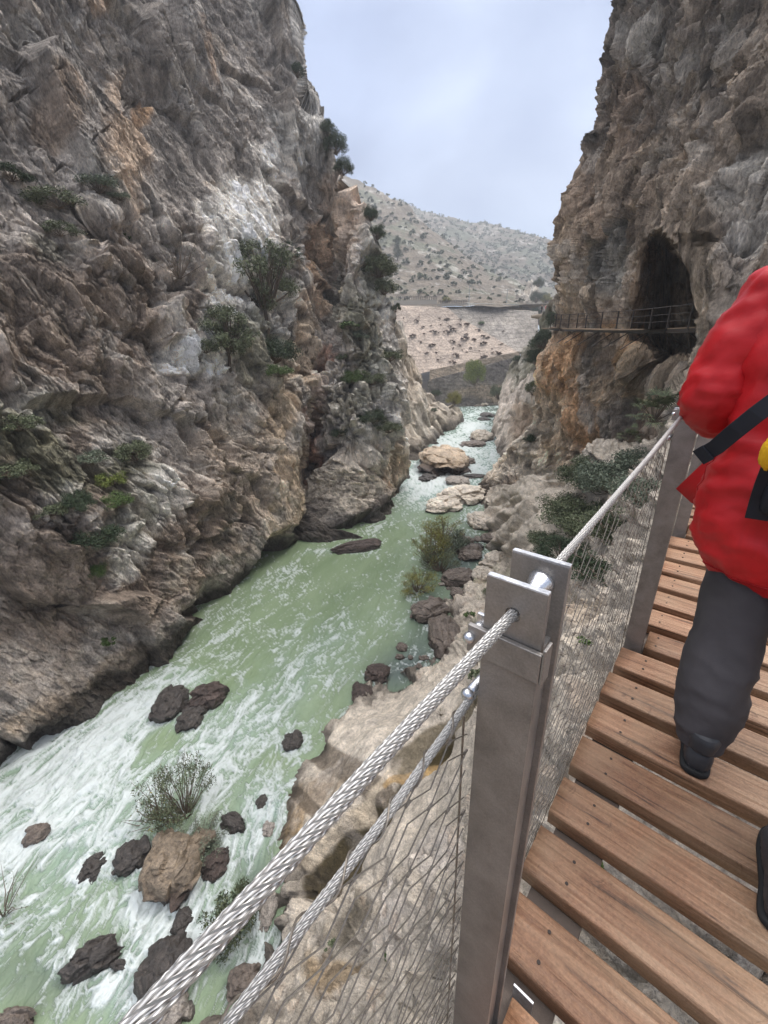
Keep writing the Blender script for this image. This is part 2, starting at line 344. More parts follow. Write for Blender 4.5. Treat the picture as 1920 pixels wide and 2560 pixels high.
# smooth the normals strongly so displacement does not fold
e1 = np.array([0.15, 0.40, -0.90]); spc = spacing(P)
def att(lam): return np.clip((lam/spc-1.2)/2.5, 0, 1)
S0 = stretch(Q, e1, 2.0)
up = 1-sstep(450, 900, pyf); upB = sstep(-30, 60, pxf-cleft(pyf))*sstep(400, 700, pyf)
h0, c0 = facet((S0+fbm(Q*0.2, 2, 69)[:, None]*1.2)*0.17, 6, 1.0)
D = 1.6*fbm(Q*0.09, 3, 1)+1.7*h0-0.6*(1-sstep(0, 0.07, c0))+0.7*fbm(stretch(Q, e1, 3.2)*0.3, 4, 9, 0.55, True)
S1 = stretch(Q, e1, 2.6); wv = np.stack([fbm(Q*0.4, 2, 70+i) for i in range(3)], 1)*0.7
h1, c1 = facet((S1+wv)*0.42, 1, 1.1); h2, c2 = facet((S1+wv)*1.15, 2, 1.1); h3, c3 = facet((S1+wv*0.5)*2.9, 3, 1.0)
# rougher broken rock in the middle band, smoother slabs above and polished rock near the water
rough = 0.36+0.95*np.clip(sstep(450, 750, pyf)*(1-sstep(1150, 1500, pyf)), 0, 1); rough *= 1-0.55*sstep(-6, -13.5, Q[:, 2])
patch = sstep(-0.15, 0.3, fbm(Q*0.13, 3, 30)); rough *= 0.55+0.75*patch
h4, c4 = facet((stretch(Q, e1, 4)+wv*0.3)*4.5, 4, 1.0)
D += rough*(0.80*h1+0.38*h2*att(0.87)+0.17*h3*att(.35))+0.08*h4*att(.22)-rough*(0.42*(1-sstep(0, 0.14, c1))+0.16*(1-sstep(0, 0.14, c2))*att(.87))-0.05*(1-sstep(0, 0.15, c3))*att(.35)
D += 0.22*att(.7)*fbm(stretch(Q, e1, 2.5)*1.4, 5, 12, 0.55, True)
flute = fbm(np.c_[Q[:, 0]*0.5, Q[:, 1]*0.5, Q[:, 2]*0.06], 4, 77, 0.5, True); tanstrip = np.exp(-((pxf-cleft(pyf)+45)/55)**2)*sstep(650, 850, pyf)
D = D*(1-0.45*tanstrip)+tanstrip*0.9*flute
over = 1-sstep(0, 1.9+0.9*fbm(Q*0.25, 2, 88), Q[:, 2]-ZW)
def poly_d(pts):
    o = np.full(len(pxf), 1e9)
    for (x0, y0), (x1, y1) in zip(pts[:-1], pts[1:]):
        dx, dy = x1-x0, y1-y0; t_ = np.clip(((pxf-x0)*dx+(pyf-y0)*dy)/(dx*dx+dy*dy), 0, 1); o = np.minimum(o, np.hypot(pxf-x0-t_*dx, pyf-y0-t_*dy))
    return o
ck = np.zeros(len(pxf)); wob = fbm(Q*0.7, 4, 95)*22
for pts, wd in [([(0, 268), (35, 255), (60, 235), (85, 236), (110, 222)], 4), ([(120, 446), (150, 420), (180, 415), (205, 380), (232, 362)], 4), ([(232, 362), (262, 322), (300, 300), (340, 240), (386, 211)], 2.5), ([(395, 130), (440, 200), (470, 260)], 4), ([(300, 95), (330, 170), (380, 230)], 4), ([(0, 20), (60, 60), (105, 110), (100, 125), (50, 118), (0, 90)], 4), ([(205, 600), (260, 660), (330, 760)], 4), ([(60, 560), (140, 640), (230, 700)], 4)]:
    ck = np.maximum(ck, np.exp(-(poly_d(pts)+wob)**2/(wd*wd))*(0.55+0.45*sstep(-.3, .3, wob/7)))
D *= 1-0.55*np.exp(-((sil_left(pyf)-pxf)/30)**2)
D -= 0.55*ck
keep = np.concatenate([np.ones((H, Wd-K)), np.repeat(np.linspace(1, 0.4, K)[None], H, 0)], 1).ravel()
Q2 = Q+nf*(D*keep)[:, None]; Q2[:, 0] -= over*(0.9+0.9*fbm(Q*0.35, 2, 90)); Q2[:, 1] += over*0.4
cv = (np.exp(-((pxf-700)/38)**4)*4.2+np.exp(-((pxf-520)/60)**2)*1.2+np.exp(-((pxf-790)/30)**2)*1.5)*(1-sstep(1.2, 3.2, Q[:, 2]-ZW+0.6*fbm(Q*0.5, 2, 91))); Q2[:, 0] -= cv; Q2[:, 1] += cv*0.5
patches = [(600, 1150, 120, 200, 15, PALE*.9, .6), (520, 1350, 120, 130, 30, PALE*.8, .55), (200, 1400, 420, 330, 0, BROWN*.72, .75), (150, 850, 360, 240, 10, BROWN*.8, .7), (300, 60, 480, 260, -10, GREY*0.62, .75), (500, 300, 190, 300, -20, GREY*0.70, .75), (560, 1250, 150, 200, 10, BROWN*.95, .5),
 (300, 395, 78, 130, -14, (ORANGE*.55+PALE*.45)*.95, .9), (285, 230, 30, 80, 10, (ORANGE+PALE)*.45, .6), (380, 260, 22, 60, 10, ORANGE, .8), (240, 20, 60, 40, 20, ORANGE, .5), (512, 140, 22, 90, -15, ORANGE, .35), (270, 95, 20, 80, -20, PALE, .4), (50, 70, 60, 40, 35, WHITE*0.7, .5),
 (120, 290, 60, 80, -20, ORANGE*0.8, .35), (690, 440, 100, 170, 15, WHITE*1.25, .8), (610, 560, 110, 130, 35, WHITE*1.4, .95), (750, 340, 60, 130, 10, WHITE*.9, .7), (570, 700, 95, 120, 20, WHITE*1.35, .9), (475, 880, 75, 110, 30, WHITE*1.4, .95), (640, 760, 60, 90, 0, WHITE*.9, .7), (700, 800, 45, 130, 8, WHITE, .6),
 (240, 520, 45, 25, 30, WHITE*.8, .6), (375, 1230, 85, 120, 25, WHITE*1.2, .85), (320, 1350, 70, 120, 35, WHITE*1.1, .85), (245, 1560, 30, 60, -20, PALE*.75, .5), (110, 1250, 60, 60, 0, WHITE*.7, .5), (10, 1000, 60, 50, 0, WHITE*.7, .5),
 (320, 1090, 12, 90, -30, PALE*.8, .6), (440, 1430, 22, 90, 28, PALE*.7, .6), (600, 1420, 30, 110, 30, PALE*.7, .6), (120, 640, 90, 60, 0, GREEN*1.3, .35),
 (690, 1030, 55, 130, 12, TAN*1.0, .85), (715, 1260, 50, 170, 3, TAN*1.05, .9), (770, 880, 45, 150, 15, TAN, .8), (812, 640, 38, 150, 5, ORANGE*1.0, .65), (770, 720, 25, 120, 12, ORANGE*.9, .5),
 (860, 500, 60, 70, 10, BROWN*1.5, .55), (880, 600, 36, 80, 0, BROWN*1.6, .7), (772, 1120, 22, 110, 4, RUST, .9), (808, 930, 26, 110, 14, RUST*1.1, .7), (815, 1000, 30, 40, 0, RUST, .4),
 (758, 150, 42, 190, -18, np.array([0.50, 0.49, 0.46]), .95), (960, 720, 60, 240, -8, WHITE*1.2, .85), (935, 980, 90, 150, 10, WHITE*.85, .6), (995, 950, 40, 260, 0, WHITE*.9, .6), (900, 1200, 130, 110, 0, PALE*.95, .85), (960, 1080, 70, 110, 0, WHITE*.9, .6), (990, 1180, 40, 90, 10, TAN*1.0, .7),
 (60, 1120, 190, 120, 0, GREEN*1.2, .6), (290, 1270, 80, 150, 15, GREEN, .45), (320, 1150, 90, 50, -10, GREEN, .55), (930, 830, 70, 130, 0, GREEN*1.5, .45), (900, 1000, 60, 40, 0, GREEN*1.3, .4), (600, 870, 70, 110, 0, GREEN*1.4, .5), (860, 760, 40, 60, 0, GREEN*1.5, .4), (945, 680, 40, 50, 0, GREEN*1.2, .6),
 (120, 1790, 120, 45, -32, TAN*.7, .7), (300, 1690, 120, 45, -33, TAN*.75, .7), (470, 1600, 90, 40, -40, TAN*.8, .6), (640, 1490, 50, 40, -30, PALE*.7, .6)]
C = paint(GREY, pxf, pyf, None, patches, Q, 0.22)
g1 = fbm(stretch(Q, e1, 3)*0.5, 5, 21, 0.6); g2 = fbm(Q*0.35, 5, 22, 0.62); g3 = fbm(stretch(Q, e1, 2)*2.0, 4, 25, 0.65)
mk = sstep(0.12, 0.42, g2)[:, None]; C = C*(1-mk*0.45)+WHITE*mk*0.45*(0.5+0.5*rough[:, None])
mk = sstep(0.1, 0.4, g1)[:, None]; C = C*(1-mk*0.5)+C*0.45*mk*0.5+DGREY*mk*0.25
mk = sstep(0.22, 0.5, fbm(Q*0.6, 4, 24, 0.6))[:, None]; C = C*(1-mk*0.3)+TAN*0.8*mk*0.3
g4 = fbm(stretch(Q, e1, 6)*1.3, 5, 27, 0.65)
C *= (1+0.75*g3+0.7*g4*(0.4+0.6*up)+0.25*np.clip(h2, -1, 1)*rough+0.25*np.clip(h3, -1, 1)+0.2*np.clip(h4, -1, 1))[:, None].clip(0.38, 2.0)*1.22
C = C*(1-0.3*ck)[:, None]
wet = 1-sstep(ZW+0.7, ZW+2.3, Q[:, 2]+fbm(Q*0.5, 3, 33)*1.2); C = C*(1-wet[:, None]*0.85)+WET*wet[:, None]*0.85
cliff_l = link('left_cliff', raw_mesh('left_cliff', Q2, grid_faces(H, Wd), C.clip(0, 1), smooth=False), M_cliff); tag(cliff_l, kind='structure')
LEFT = dict(P=Q2.reshape(H, Wd, 3), px=PXe, py=PYe)
def on_left(px, py):
    x, y = proj(Q2s); i = np.argmin((x-px)**2+(y-py)**2); return Q2s[i].copy()
Q2s = Q2.reshape(H, Wd, 3)[::2, ::2][:, :-K//2].reshape(-1, 3)
# ------------------------------------------------------------------ far left bank beyond the buttress
def slab(name, pts, left, right, top, bottom, nu, nv, disp, colfn, material, wrap='top', amp=1.0, seed=0, kind='structure', wy=3.0):
    """a rock surface: columns between left and right px, rows between top(px) and bottom(px)"""
    f = TPS(pts); u = np.linspace(left, right, nu); t = np.array([top(x) for x in u]); b = np.array([bottom(x) for x in u]); v = np.linspace(0, 1, nv)
    PXs = np.repeat(u[None], nv, 0); PYs = t[None]+v[:, None]*(b-t)[None]
    Pp = EYE+rays(PXs, PYs)/f(PXs, PYs)[..., None]; nr = normals(Pp)
    E = 8; rd = rays(PXs[0], PYs[0]); rd = rd/np.linalg.norm(rd, axis=1, keepdims=True); ex = [Pp[0]+rd*(wy*k**1.3)+np.array([0, 0, -0.06*wy*k*k]) for k in range(E, 0, -1)]
    Pp = np.concatenate([np.stack(ex, 0), Pp], 0); nr = np.concatenate([np.repeat(nr[:1], E, 0), nr], 0); PXs = np.concatenate([np.repeat(PXs[:1], E, 0), PXs]); PYs = np.concatenate([np.repeat(PYs[:1], E, 0), PYs])
    q = Pp.reshape(-1, 3); d = disp(q); q2 = q+nr.reshape(-1, 3)*d[:, None]*amp
    c = colfn(q, PXs.ravel(), PYs.ravel(), d)
    o = link(name, raw_mesh(name, q2, grid_faces(nv+E, nu), c.clip(0, 1)), material)
    if kind: tag(o, kind=kind)
    return o, q2
def rockdisp(a1, s1, a2, s2, e=(0.2, 0.3, -0.9), st=2.0, seed=0):
    def f(q):
        s = stretch(q, e, st); w_ = np.stack([fbm(q*s2, 2, 70+i+seed) for i in range(3)], 1)*0.4/s2
        h, c = facet((s+w_)*s2, 1+seed, 1.0); hh, cc = facet((s+w_*0.5)*s2*2.7, 2+seed, 1.0)
        return a1*fbm(q*s1, 4, seed+3)+a2*(h+0.45*hh)-a2*0.4*(1-sstep(0, 0.12, c))+a2*0.3*fbm(s*s2*3, 4, seed+5)
    return f
def colmix(base, patches=(), wetz=None, seed=0, sc=0.25, var=0.5, wl=2.0, white=0.4):
    def f(q, px, py, d):
        C = paint(base, px, py, None, patches, q, sc)
        m = sstep(0.1, 0.45, fbm(q*sc*1.5, 5, seed+61, 0.6))[:, None]*white; C = C*(1-m)+WHITE*m
        m = sstep(0.1, 0.45, fbm(q*sc*2.5, 5, seed+62, 0.6))[:, None]*0.4; C = C*(1-m)+C*0.5*m
        C = C*(1+var*fbm(q*sc*9, 4, seed+63, 0.65))[:, None].clip(0.4, 1.6)
        if wetz is not None:
            wt = 1-sstep(wetz, wetz+wl, q[:, 2]+fbm(q*sc*2, 3, 33)*wl*0.6); C = C*(1-wt[:, None]*0.85)+WET*1.3*wt[:, None]*0.85
        return C
    return f
cliff_c, qc = slab('far_bank', [(1150, 1057, 'z', ZW), (1106, 1090, 'z', ZW), (1081, 1123, 'z', ZW), (1040, 1146, 'z', ZW), (990, 1150, 'z', ZW), (1019, 870, 84), (1045, 906, 93), (1088, 1000, 100), (1135, 1026, 112), (980, 860, 80), (1040, 1000, 82), (1020, 1080, 76), (1165, 1050, 125)],
    985, 1158, curve([(985, 800), (1010, 800), (1025, 872), (1045, 906), (1062, 960), (1088, 1000), (1120, 1018), (1135, 1026), (1151, 1045), (1158, 1056)]), curve([(985, 1175), (1030, 1165), (1081, 1140), (1106, 1105), (1150, 1070), (1158, 1066)]), 130, 200,
    rockdisp(2.5, 0.05, 1.1, 0.22, seed=11), colmix(PALE*0.95, [(1030, 1110, 40, 40, 0, PALE*0.9, .6), (1050, 930, 22, 60, -15, TAN*.9, .5)], ZW+0.4, 3, 0.1, wl=2.6, white=.5), M_cliff, wy=4)
# ------------------------------------------------------------------ right-hand side: far buttress
cliff_d, qd = slab('right_buttress', [(1229, 1123, 73), (1258, 1160, 'z', ZW), (1225, 1050, 80), (1240, 997, 84), (1272, 906, 90), (1310, 870, 84), (1340, 830, 78), (1400, 760, 68), (1350, 1000, 62), (1300, 1100, 66), (1400, 1100, 56), (1450, 900, 58), (1270, 1180, 'z', ZW)],
    1222, 1440, curve([(1222, 1080), (1226, 1045), (1232, 1020), (1240, 997), (1255, 950), (1272, 906), (1310, 868), (1340, 830), (1370, 790), (1410, 750), (1440, 730)]), curve([(1222, 1100), (1230, 1128), (1245, 1150), (1262, 1190), (1290, 1230), (1440, 1230)]), 150, 260,
    rockdisp(3.0, 0.05, 0.9, 0.25, seed=21), colmix(GREY*1.9, [(1300, 1060, 40, 60, 0, BROWN*1.6, .7), (1290, 1110, 35, 40, 0, TAN*.9, .6), (1300, 900, 60, 50, -30, GREEN*1.2, .7), (1370, 850, 60, 120, 0, GREEN*1.1, .8)], ZW+0.5, 5, 0.12, wl=3), M_cliff, wy=5)
# ------------------------------------------------------------------ right cliff with the cave
sil_right = curve([(-700, 1660), (-300, 1605), (0, 1563), (54, 1545), (134, 1523), (195, 1503), (253, 1503), (300, 1499), (347, 1474), (390, 1472), (455, 1458), (542, 1440), (607, 1431), (669, 1432), (716, 1422), (780, 1405), (826, 1384), (853, 1385), (886, 1370), (925, 1360), (998, 1349), (1070, 1338), (1134, 1292), (1161, 1262), (1185, 1251), (1220, 1221), (1250, 1214), (1330, 1205), (1420, 1200)])
dF = TPS([(1563, 0, 44), (1503, 200, 43), (1472, 350, 42), (1440, 542, 42), (1431, 650, 42), (1405, 780, 41.5), (1380, 860, 42), (1349, 1000, 44), (1292, 1134, 50), (1250, 1185, 50), (1218, 1235, 'z', ZW), (1205, 1300, 'z', ZW-1.5), (1700, 0, 34), (1920, 0, 24), (2400, 0, 14), (1700, -600, 36), (2400, -600, 15), (1600, 300, 34), (1750, 300, 27), (1920, 300, 20), (2400, 300, 12),
    (1550, 500, 34), (1500, 700, 36), (1463, 800, 37.2), (1540, 800, 31.8), (1577, 800, 29.6), (1623, 800, 27.4), (1667, 800, 25.8), (1721, 800, 24), (1780, 800, 20), (1850, 700, 17), (1500, 950, 35), (1600, 950, 30), (1700, 950, 26), (1450, 1080, 37), (1600, 1080, 30), (1700, 1080, 26), (1400, 1150, 41), (1330, 1250, 44), (1500, 1300, 36), (2000, 1000, 16), (2400, 1000, 12), (2000, 700, 15), (1920, 600, 17), (1300, 1350, 40)])
roof = curve([(1560, 720), (1590, 640), (1602, 596), (1640, 590), (1660, 600), (1707, 640), (1740, 690), (1752, 760), (1756, 800), (1758, 1200)])
def cave_m(px, py):
    fl = np.interp(py, [500, 700, 830, 930], [1610, 1590, 1560, 1600]); fr = np.interp(py, [600, 640, 690, 760, 930], [1716, 1728, 1758, 1768, 1768])
    return sstep(0, 60, px-fl)*(1-sstep(-4, 6, px-fr))*sstep(-6, 10, py-roof(px))*(1-sstep(890, 960, py))
def right_inv(px, py):
    L = 1/dF(px, py)
    m = cave_m(px, py); L = L+m*(5.0+11*sstep(1600, 1690, px))
    m2 = sstep(640, 560, py)*np.exp(-((py-585)/45)**2); L = L-0.3*m2*sstep(1560, 1620, px)*(1-sstep(1700, 1800, px))
    L = L-1.5*np.exp(-((px-1800)/60)**2)*sstep(500, 650, py)*(1-sstep(1000, 1100, py))
    L = L+1.4*np.exp(-((px-1555)/22)**2-((py-215)/75)**2)+1.8*np.exp(-((px-1800)/50)**2-((py-215)/40)**2)-1.2*np.exp(-((px-1650)/60)**2-((py-100)/40)**2)
    L = L-0.9*sstep(845, 870, py)*np.exp(-((py-900)/60)**2)*0.6
    return 1/L
pu = spaced(0, 1200, 0, 480, 2.4, 26); u01 = pu/pu[-1]; vr = spaced(-700, 1420, 0, 1240, 2.6, 30)
PY = np.repeat(vr[:, None], len(pu), 1)
z0 = np.zeros(PY.size)
j1 = vnoise(np.c_[PY.ravel()*0.022, z0, z0].astype(np.float32), 15).reshape(PY.shape)*4+vnoise(np.c_[PY.ravel()*0.1, z0, z0+3].astype(np.float32), 16).reshape(PY.shape)*2
SR = sil_right(PY)+j1; PX = SR+u01[None]*(2600-SR)
PX = respace(PX, PY, right_inv, 420); PY = np.repeat(PY[:, :1], 420, 1)
INV = right_inv(PX, PY); P = EYE+rays(PX, PY)/INV[..., None]; nr = normals(P)
ext = [P[:, 0]+np.array([0.12*k*k, 0.5*k**1.45, 0]) for k in range(K, 0, -1)]
P = np.concatenate([np.stack(ext, 1), P], 1); nr = np.concatenate([np.repeat(nr[:, :1], K, 1), nr], 1)
PXe = np.concatenate([np.repeat(PX[:, :1], K, 1), PX], 1); PYe = np.concatenate([np.repeat(PY[:, :1], K, 1), PY], 1)
H, Wd = P.shape[:2]; Q = P.reshape(-1, 3); pxf = PXe.ravel(); pyf = PYe.ravel(); nf = nr.reshape(-1, 3)
e2 = np.array([0.12, 0.2, -1.0]); spc = spacing(P); S1 = stretch(Q, e2, 3.0); wv = np.stack([fbm(Q*0.4, 2, 170+i) for i in range(3)], 1)*0.6
h1, c1 = facet((S1+wv)*0.5, 5, 1.0); h2, c2 = facet((S1+wv)*1.3, 6, 1.0); h3, c3 = facet((S1+wv*0.5)*3.4, 7, 1.0)
fl = fbm(np.c_[Q[:, 0]*0.55, Q[:, 1]*0.55, Q[:, 2]*0.10]+wv*0.15, 5, 101, 0.55, True); fl2 = fbm(np.c_[Q[:, 0]*1.6, Q[:, 1]*1.6, Q[:, 2]*0.3]+wv*0.3, 4, 107, 0.55, True)
low = sstep(820, 900, pyf)
amp = np.clip(np.linalg.norm(Q-EYE, axis=1)/30, 0.5, 1.2)
D = (1.3*fbm(Q*0.1, 3, 111)+1.35*fl+0.36*fl2*att(.6)+(0.45*h1+0.24*h2*att(.77)+0.12*h3*att(.3))*(1-0.3*low)-0.24*(1-sstep(0, 0.12, c1))-0.08*(1-sstep(0, 0.12, c2))+0.18*att(.55)*fbm(S1*1.8, 4, 113, 0.6))*amp
walkband = np.exp(-((pyf-820)/60)**2)*(pxf < 1760); D = D*(1-0.55*walkband)-0.4*walkband; cm_ = np.exp(-(((pxf-1680)/125)**2+((pyf-725)/190)**2)**2)*(pxf > 1450); D *= 1-0.85*cm_
keep = np.concatenate([np.repeat(np.linspace(0.4, 1, K)[None], H, 0), np.ones((H, Wd-K))], 1).ravel()
Q2 = Q+nf*(D*keep)[:, None]
GB = np.array([0.38, 0.31, 0.245])
patches = [(1700, 150, 330, 260, 0, GREY*0.62, .75), (1600, 450, 120, 200, 0, BROWN*.9, .5), (1650, 100, 80, 35, 20, WHITE*.62, .6), (1480, 500, 60, 300, 8, BROWN*1.25, .7), (1570, 300, 60, 120, 10, BROWN*1.1, .6), (1540, 380, 40, 60, 0, TAN*.55, .5), (1635, 370, 20, 80, 20, TAN*.8, .5), (1722, 330, 14, 120, 12, TAN*.8, .5), (1610, 380, 14, 60, 25, TAN*1.0, .55),
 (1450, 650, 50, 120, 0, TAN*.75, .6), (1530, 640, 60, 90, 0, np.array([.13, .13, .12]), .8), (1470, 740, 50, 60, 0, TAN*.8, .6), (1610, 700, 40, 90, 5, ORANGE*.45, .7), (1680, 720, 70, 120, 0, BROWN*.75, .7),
 (1400, 1000, 75, 200, 10, TAN*1.4, .95), (1450, 900, 80, 90, 0, ORANGE*1.2, .9), (1490, 1040, 60, 100, 5, ORANGE*1.25, .85), (1550, 880, 70, 60, 0, ORANGE*1.1, .8), (1580, 960, 60, 80, 0, TAN*1.2, .6), (1620, 930, 120, 70, -10, TAN*.85, .8), (1330, 1130, 130, 110, -30, PALE*1.15, .95), (1270, 1210, 60, 40, -30, PALE*1.1, .9), (1400, 1200, 90, 80, 0, PALE*1.0, .8), (1500, 950, 14, 140, -2, GREY, .8), (1530, 880, 20, 70, 20, GREY*1.2, .7), (1570, 1040, 40, 80, 5, GREY*.9, .7), (1610, 1040, 25, 80, 15, RUST*.9, .5), (1540, 980, 40, 50, 0, TAN*1.0, .5),
 (1420, 1120, 60, 50, 0, TAN*1.4, .6), (1880, 500, 100, 130, 35, WHITE*.75, .6), (1900, 430, 60, 40, 20, WHITE*.9, .5), (1830, 650, 40, 130, 0, GREY*.9, .6), (1760, 560, 30, 100, 5, TAN*.6, .5), (1870, 90, 80, 60, 20, WHITE*.5, .4)]
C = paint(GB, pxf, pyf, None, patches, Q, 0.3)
g1 = fbm(np.c_[Q[:, 0]*1.0, Q[:, 1]*1.0, Q[:, 2]*0.22], 5, 121, 0.6); g3 = fbm(S1*2.4, 4, 125, 0.65)
mk = sstep(0.08, 0.4, g1)[:, None]; C = C*(1-mk*0.55*(1-0.5*low[:, None]))
mk = sstep(0.15, 0.45, fbm(Q*0.5, 5, 122, 0.62))[:, None]; C = C*(1-mk*0.35)+WHITE*0.85*mk*0.35
C *= (1+0.75*g3+0.3*np.clip(h2, -1, 1)+0.25*np.clip(h3, -1, 1)+0.35*fl2)[:, None].clip(0.38, 2.0)*1.15
wet = 1-sstep(ZW+0.5, ZW+2.5, Q[:, 2]+fbm(Q*0.5, 3, 33)); C = C*(1-wet[:, None]*0.7)+WET*wet[:, None]*0.7
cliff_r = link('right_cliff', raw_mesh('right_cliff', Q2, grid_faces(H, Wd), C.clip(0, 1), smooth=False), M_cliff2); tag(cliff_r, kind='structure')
Q2r = Q2.reshape(H, Wd, 3)[::2, ::2].reshape(-1, 3)
# ------------------------------------------------------------------ near right bank, falling from under the boardwalk to the river
dE = TPS([(p[0], p[1], 'z', p[2]) for p in [(560, 2560, -16), (700, 2350, -16), (705, 2250, -16), (690, 2100, -16), (700, 1980, -16), (785, 1870, -16), (850, 1800, -15.6), (1000, 1715, -15.6), (1110, 1655, -15.8), (1115, 1590, -16), (1140, 1500, -15.9), (1195, 1445, -15.9), (1245, 1395, -15.9), (1215, 1350, -16), (1195, 1290, -16), (1212, 1235, -16), (1160, 1400, -17.0), (1100, 1460, -17.0), (1150, 1330, -17),
    (450, 2500, -17.3), (600, 2250, -17.2), (600, 2050, -17.3), (690, 1850, -17.2), (850, 1690, -17.3), (1000, 1580, -17.2), (1030, 1450, -17.2), (1060, 1360, -17.2), (1130, 1250, -17.2), (300, 2650, -17.5), (500, 2000, -18), (900, 1500, -18), (1000, 1300, -18.5),
    (860, 1900, -14.0), (950, 1830, -13.0), (1050, 1760, -12.8), (1150, 1700, -12.0), (780, 2050, -14.6), (850, 2120, -14.2), (1000, 1950, -12.9), (1100, 1850, -12.0), (820, 2250, -13.8), (900, 2200, -12.8), (1000, 2080, -11.3),
    (900, 2450, -10.8), (1000, 2300, -9.3), (1150, 2500, -6.2), (1150, 2050, -8.2), (1190, 1800, -9.6), (1300, 2500, -3.4), (1400, 2000, -3.2), (1300, 1800, -5.6), (1450, 1520, -5.2), (1550, 1400, -4.4), (1310, 1620, -8), (1390, 1420, -8), (1500, 1220, -5.6), (1460, 1120, -4.0), (1640, 1115, -3.2), (1700, 1020, -1.0), (1760, 930, 0.2), (1285, 1400, -13.0), (1300, 1240, -9.6), (1390, 1210, -7.8), (1250, 1250, -13.0), (1215, 1490, -14.4), (1210, 1600, -13.0), (1250, 1340, -14.0),
    (1900, 2500, -1.0), (1900, 1500, -0.95), (2500, 1500, -0.9), (1900, 2000, -1.0), (1920, 1050, -0.3), (2500, 2600, -1.5), (1600, 2600, -1.4), (1200, 2750, -4.5), (1700, 1300, -1.9)]])
top_bank = curve([(200, 2600), (420, 2480), (560, 2180), (620, 1900), (760, 1730), (850, 1640), (950, 1560), (1000, 1440), (1040, 1340), (1100, 1260), (1150, 1215), (1190, 1228), (1225, 1222), (1250, 1208), (1275, 1214), (1300, 1196), (1335, 1186), (1360, 1192), (1385, 1180), (1420, 1178), (1440, 1150), (1452, 1118), (1475, 1102), (1600, 1104), (1640, 1100), (1665, 1012), (1700, 950), (1740, 915), (1780, 925), (2600, 850)])
pu = spaced(200, 2600, 560, 1700, 2.6, 26); nv = 560; v = np.linspace(0, 1, nv)
PX = np.repeat(pu[None], nv, 0); tp = top_bank(pu); tp = np.convolve(np.pad(tp, 4, 'edge'), np.ones(9)/9, 'valid'); PY = tp[None]+v[:, None]*(2760-tp)[None]
P = EYE+rays(PX, PY)/dE(PX, PY)[..., None]; nr = normals(P); E_ = 8
# the bank rolls over at its top edge
sl_ = sstep(1150, 1450, pu)
rd = rays(PX[0], PY[0]); rd = rd/np.linalg.norm(rd, axis=1, keepdims=True)
ex = [P[0]+rd*(0.3*k)[:, None]+np.stack([0*pu, 0*pu, -0.10*k*k+0*pu], 1) if False else P[0]+rd*(0.3*k)+np.array([0, 0, -0.08*k*k]) for k in range(E_, 0, -1)]
P = np.concatenate([np.stack(ex, 0), P], 0); nr = np.concatenate([np.repeat(nr[:1], E_, 0), nr], 0)
PXe = np.concatenate([np.repeat(PX[:1], E_, 0), PX]); PYe = np.concatenate([np.repeat(PY[:1], E_, 0), PY])
H, Wd = P.shape[:2]; Q = P.reshape(-1, 3); pxf = PXe.ravel(); pyf = PYe.ravel(); nf = nr.reshape(-1, 3)
def region(x, y, rx, ry, ang):
    a = math.radians(ang); dx = pxf-x; dy = pyf-y; u = (dx*math.cos(a)+dy*math.sin(a))/rx; q = (-dx*math.sin(a)+dy*math.cos(a))/ry; return 1-sstep(0.8, 1.1, np.sqrt(u*u+q*q))
smoothm = np.maximum(region(960, 1950, 330, 210, -37), 0.6*region(1290, 1300, 150, 120, -40))
wv = np.stack([fbm(Q*0.8, 2, 270+i) for i in range(3)], 1)*0.35
h1, c1 = facet((Q+wv)*0.75, 8, 0.9); h2, c2 = facet((Q+wv)*2.0, 9, 0.9); h3, c3 = facet((Q+wv*0.4)*5.5, 10, 0.8)
D = 0.5*fbm(Q*0.35, 3, 211)+(1-0.85*smoothm)*(0.42*h1+0.17*h2+0.06*h3-0.12*(1-sstep(0, 0.1, c1))-0.04*(1-sstep(0, 0.1, c2)))+0.10*fbm(Q*2.2, 5, 213, 0.6)*(1-0.5*smoothm)
# scoured grooves in the smooth rock
def seg(x0, y0, x1, y1, wd):
    dx, dy = x1-x0, y1-y0; L = math.hypot(dx, dy); t = np.clip(((pxf-x0)*dx+(pyf-y0)*dy)/L/L, 0, 1); ox = pxf-x0-t*dx; oy = pyf-y0-t*dy
    return np.exp(-((ox*ox+oy*oy)/(wd*wd))**1.3), t
wob = fbm(Q*1.1, 3, 301)*14
gr1, t1 = seg(1105, 1855, 775, 2222, 24+wob*.6); gr1b, _ = seg(930, 2030, 790, 2205, 40+wob); gr1 = np.maximum(gr1, gr1b); gr2, _ = seg(1172, 1750, 1000, 1910, 24+wob*0.6); gr3, _ = seg(800, 1880, 950, 1975, 34+wob*.5); gr4, _ = seg(735, 1975, 800, 2045, 20)
gr5, _ = seg(900, 2260, 830, 2330, 26+wob)
for (x0, y0, x1, y1, wd_, am) in [(1400, 1215, 1200, 1300, 9, .55), (1345, 1290, 1175, 1450, 10, .6), (1300, 1235, 1215, 1270, 7, .4), (1420, 1330, 1230, 1500, 14, .5), (1265, 1300, 1235, 1340, 12, .7), (1250, 1370, 1262, 1385, 12, .9), (1180, 1310, 1240, 1330, 9, .5), (1350, 1560, 1230, 1680, 12, .4), (1480, 1470, 1300, 1560, 10, .5), (1560, 1560, 1380, 1700, 10, .4)]:
    g_, _t = seg(x0, y0, x1, y1, wd_+wob*0.25); D -= am*g_
D += 0.55*region(1330, 1250, 90, 28, -28)+0.6*region(1290, 1340, 110, 34, -40)+0.4*region(1230, 1290, 40, 22, -20)
D -= 0.9*gr1+0.25*gr2+0.12*gr3+0.1*gr4
Q2 = Q+nf*D[:, None]
